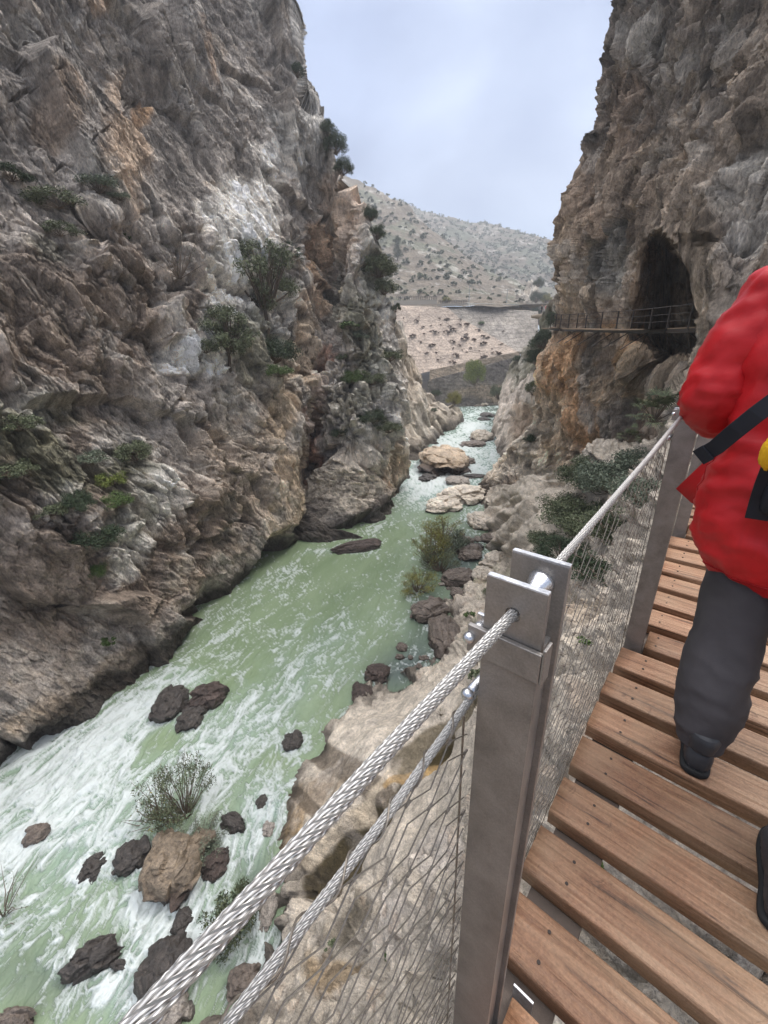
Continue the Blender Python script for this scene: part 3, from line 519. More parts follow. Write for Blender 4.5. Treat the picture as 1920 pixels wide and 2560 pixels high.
OLIVE = np.array([0.062, 0.046, 0.018]); OCH = np.array([0.42, 0.28, 0.13])
patches = [(1300, 1290, 170, 130, -40, PALE*1.05, .9), (1400, 1280, 90, 60, 0, PALE*.9, .5), (1200, 1420, 70, 60, 0, GREEN*2.2, .5), (1215, 1600, 60, 60, 0, GREEN*2.0, .45), (900, 1850, 190, 105, -30, PALE*1.2, .95), (1080, 1730, 120, 60, -35, PALE*1.15, .9), (720, 2070, 70, 110, 20, OCH*.95, .8), (780, 1990, 110, 60, -35, TAN*.75, .8),
 (1330, 1600, 90, 90, 0, PALE*.95, .6), (1450, 1530, 70, 50, 0, TAN*1.2, .6), (1080, 2150, 70, 80, 0, GREY*2.0, .7), (1000, 2420, 160, 120, -20, PALE*1.15, .8), (1180, 2300, 120, 120, 0, PALE*1.15, .7), (820, 2420, 60, 70, -30, OCH*.6, .7), (960, 2310, 50, 100, 20, GREY*2.2, .6), (1600, 1080, 80, 30, 0, PALE*1.1, .8), (1480, 1110, 40, 20, 0, PALE*1.2, .9), (1400, 1900, 200, 300, 0, PALE*1.0, .5), (1720, 960, 60, 40, -30, TAN*.9, .6)]
C = paint(PALE*1.0, pxf, pyf, None, patches, Q, 0.7)
def blend(C, m, colr): return C*(1-m[:, None])+np.asarray(colr)*m[:, None]
C = blend(C, sstep(0.15, 0.5, gr2)*0.75, OLIVE*1.6); C = blend(C, sstep(0.25, 0.55, gr3)*0.8, TAN*.35); C = blend(C, sstep(0.3, 0.6, gr4)*0.8, TAN*.3)
C = blend(C, sstep(0.25, 0.5, gr1)*0.95, OLIVE); C = blend(C, gr5*0.7, OLIVE)
r1, _ = seg(980, 1932, 752, 2160, 13+wob*0.4); C = blend(C, sstep(0.2, 0.7, r1)*0.85, PALE*1.05+np.array([0.03, 0, -0.04])); r2, _ = seg(1112, 1845, 960, 1962, 7+wob*0.2); C = blend(C, sstep(0.3, 0.7, r2)*0.9, OCH*1.1)
g3 = fbm(Q*4, 4, 225, 0.65); mk = sstep(0.12, 0.45, fbm(Q*1.1, 5, 222, 0.62))[:, None]; C = C*(1-mk*0.4)+GREY*1.3*mk*0.4
mk = (sstep(0.2, 0.5, fbm(Q*1.8, 4, 226, 0.6))*(1-smoothm))[:, None]; C = C*(1-mk*0.5)+BROWN*1.5*mk*0.5
C *= (1+0.45*g3+0.25*np.clip(h2, -1, 1)*(1-smoothm))[:, None].clip(0.4, 1.6)
wet = 1-sstep(ZW+0.05, ZW+0.8, Q2[:, 2]+fbm(Q*0.9, 3, 33)*0.5); C = C*(1-wet[:, None]*0.8)+WET*1.2*wet[:, None]*0.8
bank = link('right_bank', raw_mesh('right_bank', Q2, grid_faces(H, Wd), C.clip(0, 1)), M_bank); tag(bank, kind='structure')
Qe = Q2.reshape(H, Wd, 3)[::2, ::2].reshape(-1, 3)
def nearest(cloud, px, py):
    x, y = proj(cloud); return cloud[np.argmin((x-px)**2+(y-py)**2)].copy()
# ground below and behind, so nothing is open from another position
def plain(name, xs, ys, z, material, colr):
    X, Y = np.meshgrid(xs, ys); q = np.stack([X, Y, np.full(X.shape, z)+0*X], -1).reshape(-1, 3); q[:, 2] += 0.5*fbm(q*0.05, 3, 400)
    return tag(link(name, raw_mesh(name, q, grid_faces(len(ys), len(xs)), np.tile(np.asarray(colr), (len(q), 1))), material), kind='structure')
plain('ground', np.linspace(-580, 680, 60), np.linspace(-180, 1040, 60), -22, M_far, TAN*.6)
# ------------------------------------------------------------------ river
cl = np.array([(-30, -40), (-20, -20), (-15, -5), (-11, 6), (-9.5, 13), (-7, 19), (-4, 26), (-2.5, 33), (1.5, 40), (6, 48), (10.5, 57), (13, 68), (18, 84), (24, 100), (30, 125), (40, 165), (70, 230)], float)
tt = np.linspace(0, len(cl)-1, 400); cl = np.stack([np.interp(tt, np.arange(len(cl)), cl[:, i]) for i in (0, 1)], 1)
for _ in range(20): cl[1:-1] = (cl[:-2]+2*cl[1:-1]+cl[2:])/4
cs = np.r_[0, np.cumsum(np.linalg.norm(np.diff(cl, axis=0), axis=1))]; ct = np.gradient(cl, axis=0); ct /= np.linalg.norm(ct, axis=1, keepdims=True)
def flow(xy):
    o = np.empty((len(xy), 2), np.float32)
    for i in range(0, len(xy), 20000):
        q = xy[i:i+20000]; j = np.argmin(((q[:, None]-cl[None])**2).sum(2), 1); d = q-cl[j]
        o[i:i+20000, 0] = cs[j]+(d*ct[j]).sum(1); o[i:i+20000, 1] = d[:, 0]*ct[j, 1]-d[:, 1]*ct[j, 0]
    return o
pu = spaced(-900, 1500, 0, 1300, 2.5, 30); vr = np.r_[np.linspace(985, 1180, 150), np.arange(1182.0, 2570, 2.6), np.linspace(2575, 3300, 60)]
PX, PY = np.meshgrid(pu, vr); P = at_z(PX, PY, ZW); Q = P.reshape(-1, 3); Q = Q.copy(); fc = flow(Q[:, :2]); pxf = PX.ravel(); pyf = PY.ravel()
def gs(x, y, rx, ry, a=0): 
    a = math.radians(a); dx = pxf-x; dy = pyf-y; u = (dx*math.cos(a)+dy*math.sin(a))/rx; q = (-dx*math.sin(a)+dy*math.cos(a))/ry; return np.exp(-(u*u+q*q))
mk = 0.10+0.0*pxf
for a in [(150, 1960, 300, 150, -25, .42), (250, 2150, 320, 150, -20, .42), (560, 1850, 220, 70, -35, .38), (480, 1700, 60, 30, 0, .4), (740, 1680, 150, 90, -40, .22), (860, 1560, 120, 130, -50, .14), (670, 2030, 60, 65, 20, .9), (620, 2130, 60, 50, 0, .4), (420, 2330, 140, 100, -30, .75), (330, 2480, 110, 80, -20, .45),
          (660, 2400, 90, 60, 0, .55), (540, 1950, 60, 40, 0, .2), (980, 1330, 90, 50, -30, .18), (1050, 1215, 90, 40, 0, .6), (1140, 1190, 80, 45, 0, .45), (1200, 1140, 90, 50, 0, .4), (1100, 1140, 60, 30, -20, .5), (1150, 1100, 70, 30, -20, .45), (1190, 1050, 60, 25, 0, .3), (1220, 1015, 60, 15, 0, .3), (1180, 1070, 40, 14, 0, .25), (230, 2080, 120, 60, -20, .2), (1040, 1560, 50, 60, 0, .1), (300, 1830, 130, 40, -25, .3)]: mk += a[5]*gs(*a[:5])
for (x, y, w_, h_) in [(430, 1755, 74, 76), (520, 1748, 96, 60), (480, 1790, 60, 60), (93, 2082, 54, 42), (333, 2135, 80, 66), (228, 2167, 66, 58), (440, 2170, 146, 150), (540, 2150, 62, 72), (583, 2052, 42, 82), (232, 2390, 120, 70), (421, 2424, 136, 130), (733, 1849, 48, 44), (906, 1730, 50, 56), (944, 1682, 62, 46), (668, 2270, 48, 84), (1107, 1170, 110, 60), (882, 1371, 122, 24)]:
    mk += 0.42*gs(x-0.25*w_, y+0.38*h_, w_*.62, h_*.42)-0.12*gs(x-.9*w_, y+1.2*h_, w_*.5, h_*.5)
mk -= 0.22*gs(660, 1560, 170, 60, -42)+0.18*gs(850, 1400, 130, 45, -30)-0.12*gs(100, 2440, 200, 110, 0)+0.15*gs(520, 1650, 60, 30, -40)+0.3*gs(1150, 1420, 60, 90)+0.1*gs(560, 2450, 70, 90)
pool = np.clip(gs(1160, 1400, 60, 90, 20)+gs(1010, 1670, 110, 60, -30)+0.8*gs(700, 2450, 130, 130)+0.55*gs(120, 2440, 220, 110)+0.6*gs(1060, 1530, 50, 80)+0.7*gs(640, 2200, 60, 80), 0, 1)
A = np.stack([fc[:, 0]*0.34, fc[:, 1]*0.72, np.zeros(len(fc))], 1)
wp = np.stack([fbm(A*1.3, 4, 500), fbm(A*1.3, 4, 510), 0*fc[:, 0]], 1)
f1 = fbm(A*1.5+wp*1.3, 6, 520, 0.62, True); f2 = fbm(A*5+wp*3.5, 5, 530, 0.62, True); f3 = fbm(A*0.5+wp*.6, 4, 540, 0.6)
vein = np.clip(f1*0.55+f2*0.45, -1, 1)
lv = vein*0.75+f3*0.55
foam = sstep(0.62, 0.02, -(lv)+0.62-mk*1.25)
f4 = fbm(A*12+wp*6, 4, 535, 0.65, True); foam = sstep(0.50, 1.22, f1*0.50+f2*0.55+f4*0.42+f3*0.5+mk*0.74)
hgt = mk*(0.42*fbm(A*1.4+wp, 4, 550)+0.14*f1+0.12*f2+0.05*f4)+0.02*f2+0.02*fbm(Q*1.3, 3, 560)
hgt = hgt*np.clip(1-gs(1150, 1020, 300, 60), 0.3, 1)
Q[:, 2] += hgt
turb = np.clip(mk*1.2-0.15+0.4*f3+0.9*sstep(1330, 1180, pyf)*(pxf > 900), 0, 1)
wc = np.stack([foam, pool, turb], 1)
M_water, t, b = mat('river_water', 0.13, 0.5); b.inputs['IOR'].default_value = 1.33
a = nd(t, 'ShaderNodeAttribute', attribute_name='Col'); sp = nd(t, 'ShaderNodeSeparateColor'); t.links.new(a.outputs['Color'], sp.inputs[0])
uvn = nd(t, 'ShaderNodeUVMap', uv_map='UVMap'); mpn = nd(t, 'ShaderNodeMapping'); mpn.inputs['Scale'].default_value = (1.2, 2.8, 1); t.links.new(uvn.outputs[0], mpn.inputs[0])
n1 = noise_node(t, 2.2, 8, 0.7, mpn.outputs[0], 1.4); n2 = noise_node(t, 0.35, 4, 0.6, mpn.outputs[0], 0.6)
gcol = ramp(t, n2.outputs[0], [(0.3, (0.15, 0.205, 0.115)), (0.7, (0.21, 0.27, 0.165))])
c = mixc(t, sp.outputs[1], gcol.outputs[0], (0.085, 0.11, 0.10)); c = mixc(t, sp.outputs[2], c, (0.25, 0.33, 0.285))
mr = nd(t, 'ShaderNodeMapRange'); mr.inputs[1].default_value = 0.28; mr.inputs[2].default_value = 0.72; mr.inputs[3].default_value = -0.5; mr.inputs[4].default_value = 0.5; t.links.new(n1.outputs[0], mr.inputs[0])
ad = nd(t, 'ShaderNodeMath', operation='MULTIPLY_ADD'); ad.inputs[1].default_value = 0.7; t.links.new(mr.outputs[0], ad.inputs[0]); t.links.new(sp.outputs[0], ad.inputs[2])
fr = ramp(t, ad.outputs[0], [(0.12, (0, 0, 0)), (0.5, (0.5, 0.5, 0.5)), (0.95, (1, 1, 1))])
c = mixc(t, fr.outputs[0], c, (0.50, 0.54, 0.53)); t.links.new(c, b.inputs['Base Color'])
rr = nd(t, 'ShaderNodeMapRange'); rr.inputs[3].default_value = 0.12; rr.inputs[4].default_value = 0.6; t.links.new(fr.outputs[0], rr.inputs[0]); t.links.new(rr.outputs[0], b.inputs['Roughness'])
p = bump(t, b, n1.outputs[0], 0.07); bump(t, b, fr.outputs[0], 0.05, 0.6, p)
river = tag(link('river', raw_mesh('river', Q, grid_faces(*PX.shape), wc, uv=fc*0.35), M_water), kind='structure')
# ------------------------------------------------------------------ beyond the gorge: masonry, dam slope, hills
def line_col(base, sx, kz, amt, patches=()):
    def f(q, px, py, d):
        C = paint(base, px, py, None, patches, q, 0.08)
        C = C*(1+0.35*fbm(q*0.5, 4, 611, 0.7)+0.2*fbm(q*0.07, 3, 612))[:, None]
        ln = (np.abs(((q[:, 2]*kz) % 1)-0.5) > 0.42)*amt+(np.abs(((q[:, 0]*sx+0.5*np.floor(q[:, 2]*kz)) % 1)-0.5) > 0.46)*amt
        return C*(1-np.clip(ln, 0, 0.6))[:, None]
    return f
nodisp = lambda a: (lambda q: a*fbm(q*0.4, 4, 620, 0.6))
PK = srgb(204, 186, 170)*0.62
slope_a, qa = slab('embankment_slope', [(1000, 762, 185), (1120, 766, 185), (1180, 768, 187), (1100, 930, 150), (1295, 880, 152), (1200, 905, 151), (1000, 950, 148)], 985, 1298,
    curve([(985, 763), (1118, 768), (1145, 792), (1200, 822), (1250, 852), (1298, 882)]), curve([(985, 950), (1080, 927), (1298, 882)]), 170, 110, nodisp(0.15), line_col(PK, 0.7, 0.9, 0.22), M_far, wy=2)
slope_b, qb = slab('embankment_side_slope', [(1118, 767, 185.5), (1200, 770, 184), (1310, 775, 178), (1298, 884, 153), (1335, 850, 160), (1200, 822, 172), (1340, 780, 175)], 1116, 1345,
    curve([(1116, 766), (1200, 769), (1345, 778)]), curve([(1116, 769), (1145, 794), (1200, 824), (1250, 854), (1298, 886), (1345, 880)]), 140, 90, nodisp(0.3), line_col(srgb(168, 160, 150)*0.6, 0.35, 0.6, 0.28, [(1270, 850, 70, 30, 30, GREY*1.2, .5)]), M_far, wy=2)
wall = slab('canal_wall', [(1078, 925, 149.5), (1296, 878, 151), (1100, 945, 148), (1294, 895, 150)], 1074, 1300, curve([(1074, 925), (1296, 879), (1300, 878)]), curve([(1074, 952), (1100, 944), (1290, 893), (1300, 890)]), 60, 14, nodisp(0.1), line_col(srgb(176, 160, 140)*0.55, 0.1, 0.02, 0.15), M_far, kind=None, wy=0.5)[0]
tag(wall, 'plain concrete retaining wall running below the pale embankment slope', 'wall')
mas = slab('masonry_wall', [(1090, 945, 148), (1294, 893, 149), (1130, 1000, 147), (1290, 1000, 147)], 1070, 1330, curve([(1070, 950), (1100, 943), (1290, 892), (1330, 885)]), curve([(1070, 1030), (1330, 1018)]), 110, 60, nodisp(0.5), line_col(srgb(150, 142, 134)*0.5, 0.6, 0.8, 0.3, [(1230, 985, 90, 22, 0, TAN*.8, .6)]), M_far, kind=None, wy=0.5)[0]
tag(mas, 'grey rough masonry wall dropping to the river at the gorge exit', 'wall')
def hillcol(base, gr, amt, seed, fr=0.05):
    def f(q, px, py, d):
        C = np.tile(base, (len(q), 1)); m = sstep(-0.05, 0.25, fbm(q*fr, 5, seed, 0.62))[:, None]*amt; C = C*(1-m)+gr*m
        m = sstep(0.2, 0.4, fbm(q*fr*2.5, 5, seed+7, 0.65))[:, None]*0.5; C = C*(1-m)+WHITE*.8*m
        return C*(1+0.5*fbm(q*fr*8, 4, seed+9, 0.7))[:, None].clip(.5, 1.6)
    return f
HT = srgb(146, 134, 118)*0.58; HG = np.array([0.075, 0.085, 0.055])
near_hill, qh = slab('near_hill', [(860, 440, 430), (900, 462, 430), (1015, 512, 400), (1110, 585, 370), (1250, 700, 320), (1350, 760, 290), (900, 600, 300), (1000, 765, 196), (1100, 764, 196), (1300, 772, 195), (1000, 620, 290), (1150, 680, 260), (1420, 800, 240)], 840, 1450,
    curve([(840, 430), (900, 455), (940, 474), (980, 492), (1003, 503), (1015, 511), (1060, 548), (1110, 585), (1180, 645), (1250, 690), (1300, 705), (1450, 740)]), curve([(840, 772), (1118, 770), (1200, 774), (1345, 781), (1450, 830)]), 330, 210,
    lambda q: 5*fbm(q*0.02, 4, 630)+1.6*fbm(q*0.09, 4, 631), hillcol(HT*.88, HG*1.35, .68, 640), M_far, wy=12)
far_hill, qf = slab('far_hill', [(840, 440, 900), (1015, 510, 850), (1200, 560, 760), (1430, 612, 650), (1100, 640, 520), (1300, 760, 430), (1450, 780, 430), (900, 600, 560)], 840, 1500,
    curve([(840, 440), (1010, 500), (1050, 523), (1100, 544), (1150, 553), (1200, 564), (1260, 577), (1330, 590), (1380, 603), (1420, 614), (1500, 630)]), curve([(840, 700), (1500, 800)]), 330, 160,
    lambda q: 9*fbm(q*0.012, 4, 650)+3*fbm(q*0.05, 4, 651), hillcol(HT*0.7, HG, .85, 660, 0.03), M_far, wy=5)
a_, b_ = at_y(985, 768, 186), at_y(1350, 776, 182); X_, Y_ = np.meshgrid(np.linspace(a_[0]-10, b_[0]+8, 50), np.linspace(184, 232, 20)); q_ = np.stack([X_, Y_, a_[2]-0.6+(Y_-184)*0.05+0*X_], -1).reshape(-1, 3); q_[:, 2] += 0.25*fbm(q_*0.3, 3, 402)
tag(link('terrace', raw_mesh('terrace', q_, grid_faces(20, 50), np.tile(HT*.95, (len(q_), 1))), M_far), kind='structure')
outcrop = slab('rock_outcrop', [(1320, 700, 262), (1360, 760, 240), (1280, 765, 245), (1400, 770, 240), (1345, 720, 255)], 1268, 1400, curve([(1268, 758), (1290, 742), (1310, 725), (1322, 700), (1335, 712), (1350, 728), (1375, 745), (1400, 756)]), curve([(1268, 772), (1400, 790)]), 70, 50, rockdisp(3, 0.08, 2.5, 0.2, seed=31), colmix(PALE*.8, (), None, 8, 0.05), M_far, kind=None, wy=4)[0]
tag(outcrop, 'pale jagged rock outcrop at the foot of the hill past the embankment', 'rock')
# ------------------------------------------------------------------ boardwalk frame of reference
TH, DESC = math.radians(41.61), 0.062
WT = np.array([math.sin(TH), math.cos(TH), DESC]); WN = np.array([math.cos(TH), -math.sin(TH), 0.0]); WU = np.array([0, 0, 1.0])
TH_ = np.array([math.sin(TH), math.cos(TH), 0.0])
def W_(s, l, h=0.0): return WN*l+WT*s+WU*h
def set_frame(o, loc, x=WN, y=None, z=WU):
    y = WT/np.linalg.norm(WT) if y is None else y
    z = np.cross(x, y); m = Matrix(((x[0], y[0], z[0], loc[0]), (x[1], y[1], z[1], loc[1]), (x[2], y[2], z[2], loc[2]), (0, 0, 0, 1))); o.matrix_world = m
# wood
M_wood, t, b = mat('deck_wood', 0.5, 0.4)
tc = nd(t, 'ShaderNodeTexCoord'); oi = nd(t, 'ShaderNodeObjectInfo'); mv = nd(t, 'ShaderNodeVectorMath', operation='MULTIPLY_ADD'); mv.inputs[1].default_value = (1, 1, 1)
sc_ = nd(t, 'ShaderNodeVectorMath', operation='SCALE'); sc_.inputs['Scale'].default_value = 37.0; cx = nd(t, 'ShaderNodeCombineXYZ')
for i in range(3): t.links.new(oi.outputs['Random'], cx.inputs[i])
t.links.new(cx.outputs[0], sc_.inputs[0]); t.links.new(tc.outputs['Object'], mv.inputs[0]); t.links.new(sc_.outputs[0], mv.inputs[2])
mpn = nd(t, 'ShaderNodeMapping'); mpn.inputs['Scale'].default_value = (1.6, 34, 34); t.links.new(mv.outputs[0], mpn.inputs[0])
gr = noise_node(t, 1.0, 8, 0.66, mpn.outputs[0], 1.6); mpn2 = nd(t, 'ShaderNodeMapping'); mpn2.inputs['Scale'].default_value = (3, 9, 9); t.links.new(mv.outputs[0], mpn2.inputs[0])
bl = noise_node(t, 1.0, 6, 0.65, mpn2.outputs[0], 0.6); fi = noise_node(t, 140, 3, 0.7, mv.outputs[0])
c1 = ramp(t, gr.outputs[0], [(0.30, (0.085, 0.040, 0.019)), (0.44, (0.22, 0.108, 0.050)), (0.60, (0.34, 0.19, 0.10)), (0.78, (0.46, 0.31, 0.19))])
c2 = ramp(t, gr.outputs[0], [(0.30, (0.17, 0.095, 0.05)), (0.46, (0.37, 0.24, 0.135)), (0.75, (0.56, 0.42, 0.28))])
sx = nd(t, 'ShaderNodeSeparateXYZ'); t.links.new(tc.outputs['Object'], sx.inputs[0])
wr = nd(t, 'ShaderNodeMapRange', interpolation_type='SMOOTHSTEP'); wr.inputs[1].default_value = 0.06; wr.inputs[2].default_value = 0.48; wr.inputs[3].default_value = 0.0; wr.inputs[4].default_value = 1.0; t.links.new(sx.outputs[0], wr.inputs[0])
ad = nd(t, 'ShaderNodeMath', operation='MULTIPLY_ADD'); ad.inputs[1].default_value = 1.8; t.links.new(bl.outputs[0], ad.inputs[0]); ad.inputs[2].default_value = -0.9
ad2 = nd(t, 'ShaderNodeMath', operation='ADD', use_clamp=True); t.links.new(wr.outputs[0], ad2.inputs[0]); t.links.new(ad.outputs[0], ad2.inputs[1])
c = mixc(t, ad2.outputs[0], c1.outputs[0], c2.outputs[0])
br = nd(t, 'ShaderNodeMapRange'); br.inputs[3].default_value = 0.66; br.inputs[4].default_value = 1.1; t.links.new(oi.outputs['Random'], br.inputs[0])
hs = nd(t, 'ShaderNodeHueSaturation'); hs.inputs['Saturation'].default_value = 1.0; hs.inputs['Hue'].default_value = 0.494; t.links.new(br.outputs[0], hs.inputs['Value']); t.links.new(c, hs.inputs['Color'])
f2 = ramp(t, fi.outputs[0], [(0.3, (0.72, 0.72, 0.72)), (0.65, (1.12, 1.12, 1.12))]); c = mixc(t, 1.0, hs.outputs[0], f2.outputs[0], 'MULTIPLY')
cr3 = ramp(t, gr.outputs[0], [(0.345, (0.25, 0.2, 0.18)), (0.385, (1, 1, 1))]); c = mixc(t, 0.8, c, cr3.outputs[0], 'MULTIPLY')
geo = nd(t, 'ShaderNodeNewGeometry'); dn = noise_node(t, 3.2, 6, 0.7, geo.outputs['Position'], 0.8); dr = ramp(t, dn.outputs[0], [(0.42, (0, 0, 0)), (0.62, (1, 1, 1))]); dm = nd(t, 'ShaderNodeMath', operation='MULTIPLY'); dm.inputs[1].default_value = 0.42; t.links.new(dr.outputs[0], dm.inputs[0]); c = mixc(t, dm.outputs[0], c, (0.22, 0.145, 0.085))
dn2 = noise_node(t, 11, 5, 0.75, geo.outputs['Position'], 1.5); dr2 = ramp(t, dn2.outputs[0], [(0.60, (1, 1, 1)), (0.70, (0.42, 0.36, 0.31))]); c = mixc(t, 0.75, c, dr2.outputs[0], 'MULTIPLY')
t.links.new(c, b.inputs['Base Color']); p = bump(t, b, gr.outputs[0], 0.006); bump(t, b, fi.outputs[0], 0.0015, 1, p)
def steel(name, col, rough, sc=30, metal=0.85):
    m, t, b = mat(name, rough, 0.5, metal); tc = nd(t, 'ShaderNodeTexCoord'); n = noise_node(t, sc, 6, 0.7, tc.outputs['Object'], 0.3); n2 = noise_node(t, 400, 2, 0.6, tc.outputs['Object'])
    r = ramp(t, n.outputs[0], [(0.3, tuple(x*0.68 for x in col)), (0.7, tuple(x*1.15 for x in col))]); c = mixc(t, 0.5, r.outputs[0], ramp(t, n2.outputs[0], [(0.3, (0.7, 0.7, 0.7)), (0.7, (1.1, 1.1, 1.1))]).outputs[0], 'MULTIPLY'); t.links.new(c, b.inputs['Base Color'])
    rr = nd(t, 'ShaderNodeMapRange'); rr.inputs[3].default_value = rough-0.12; rr.inputs[4].default_value = rough+0.15; t.links.new(n.outputs[0], rr.inputs[0]); t.links.new(rr.outputs[0], b.inputs['Roughness']); bump(t, b, n2.outputs[0], 0.0004); return m
M_post = steel('post_steel', (0.30, 0.28, 0.26), 0.38, 14, 0.65); M_cut = steel('cut_steel', (0.72, 0.73, 0.75), 0.35, 60, 0.7); M_bolt = steel('bolt_steel', (0.66, 0.66, 0.67), 0.22)
M_cable = steel('cable_steel', (0.55, 0.53, 0.50), 0.42, 200, 0.55); M_wire = steel('net_wire', (0.23, 0.20, 0.165), 0.4, 200, 0.6); M_beam = steel('beam_steel', (0.10, 0.075, 0.06), 0.6, 20, 0.3)
M_dark = mat('screw_dark', 0.6, 0.3, 0.2, (0.03, 0.022, 0.018))[0]
deck = empty('boardwalk', W_(0, 0), 'nearest boardwalk of wide brown planks under the hiker in red', 'boardwalk')
def plank_mesh(x0, x1, wd, th, seed):
    r = random.Random(seed); nx = 26; prof = []; rr = 0.0075
    for cy, cz, a0 in ((wd/2-rr, -rr, 0), (-wd/2+rr, -rr, 90), (-wd/2+rr*0.5, -th+rr*0.5, 180), (wd/2-rr*0.5, -th+rr*0.5, 270)):
        for k in range(4):
            a = math.radians(a0+30*k); q = rr if cz > -0.02 else rr*0.5; prof.append((cy+q*math.cos(a), cz+q*math.sin(a)))
    V = []; m = len(prof); bow = r.uniform(-0.002, 0.002); tw = r.uniform(-0.012, 0.012)
    for i in range(nx):
        x = x0+(x1-x0)*i/(nx-1); e = 1.0-(0.004 if i in (0, nx-1) else 0)
        for (y, z) in prof:
            V.append((x, y*e+bow*math.sin(3*x), z*e+tw*y+0.0012*math.sin(9*x+seed)))
    F_ = [(i*m+k, (i+1)*m+k, (i+1)*m+(k+1) % m, i*m+(k+1) % m) for i in range(nx-1) for k in range(m)]+[tuple(range(m)), tuple((nx-1)*m+k for k in range(m-1, -1, -1))]
    me = bpy.data.meshes.new('plank'); me.from_pydata(V, [], F_); me.update(); me.polygons.foreach_set('use_smooth', [len(p.vertices) == 4 for p in me.polygons]); return me
M_frame = Matrix(((WN[0], WT[0], 0, 0), (WN[1], WT[1], 0, 0), (WN[2], WT[2], 1, 0), (0, 0, 0, 1)))
DI = Matrix.Translation(-Vector(deck.location))
screw = MB(); screw.tube([(0, 0, 0.0008), (0, 0, -0.004)], 0.0042, 10); screw_me = screw.mesh('screw'); screw_me.materials.append(M_dark)
for k in range(-9, 46):
    sc0 = 0.546+0.184*k; xa = -0.175+random.uniform(-0.006, 0.004)
    mid = sc0+0.064
    for ps in (0.395, 1.848, 3.182, 4.6, 6.0):
        if abs(mid-ps) < 0.095: xa = -0.098
    o = link('plank', plank_mesh(xa, 1.12, 0.134, 0.058, k), M_wood, deck); 
    R3 = Matrix((WN, TH_, WU)).transposed().to_4x4(); o.matrix_local = Matrix.Translation(Vector(W_(mid, 0)-W_(0, 0)+np.array([0, 0, -0.0005*random.random()]))) @ Matrix.Rotation(math.atan(DESC), 4, Vector(WN)) @ R3
    if -3 <= k <= 14:
        for dy in (-0.03, 0.032):
            q = bpy.data.objects.new('screw', screw_me); COL.objects.link(q); q.parent = o; q.location = (-0.075 if xa < -0.12 else -0.06, dy+random.uniform(-.004, .004), 0.0012)
def bar(mb, s0, s1, l0, l1, h0, h1):
    V = [W_(s, l, h) for s in (s0, s1) for l in (l0, l1) for h in (h0, h1)]; mb.add(V, [(0, 1, 3, 2), (4, 6, 7, 5), (0, 4, 5, 1), (2, 3, 7, 6), (0, 2, 6, 4), (1, 5, 7, 3)])
for l0 in (-0.150, 0.86):
    mb = MB(); bar(mb, -1.6, 8.6, l0, l0+0.13, -0.18, -0.062); mb.build('bearer', M_beam, deck, origin=deck.location)
for s0 in (-0.4, 0.5, 1.9, 3.3, 4.7, 6.1, 7.5):
    mb = MB(); bar(mb, s0, s0+0.012, -0.02, 0.86, -0.16, -0.064); mb.build('cross_beam', M_beam, deck, origin=deck.location)
mb = MB(); bar(mb, 0.510, 0.514, -0.104, -0.060, -0.06, -0.004); mb.build('post_bracket', M_cut, deck, origin=deck.location)
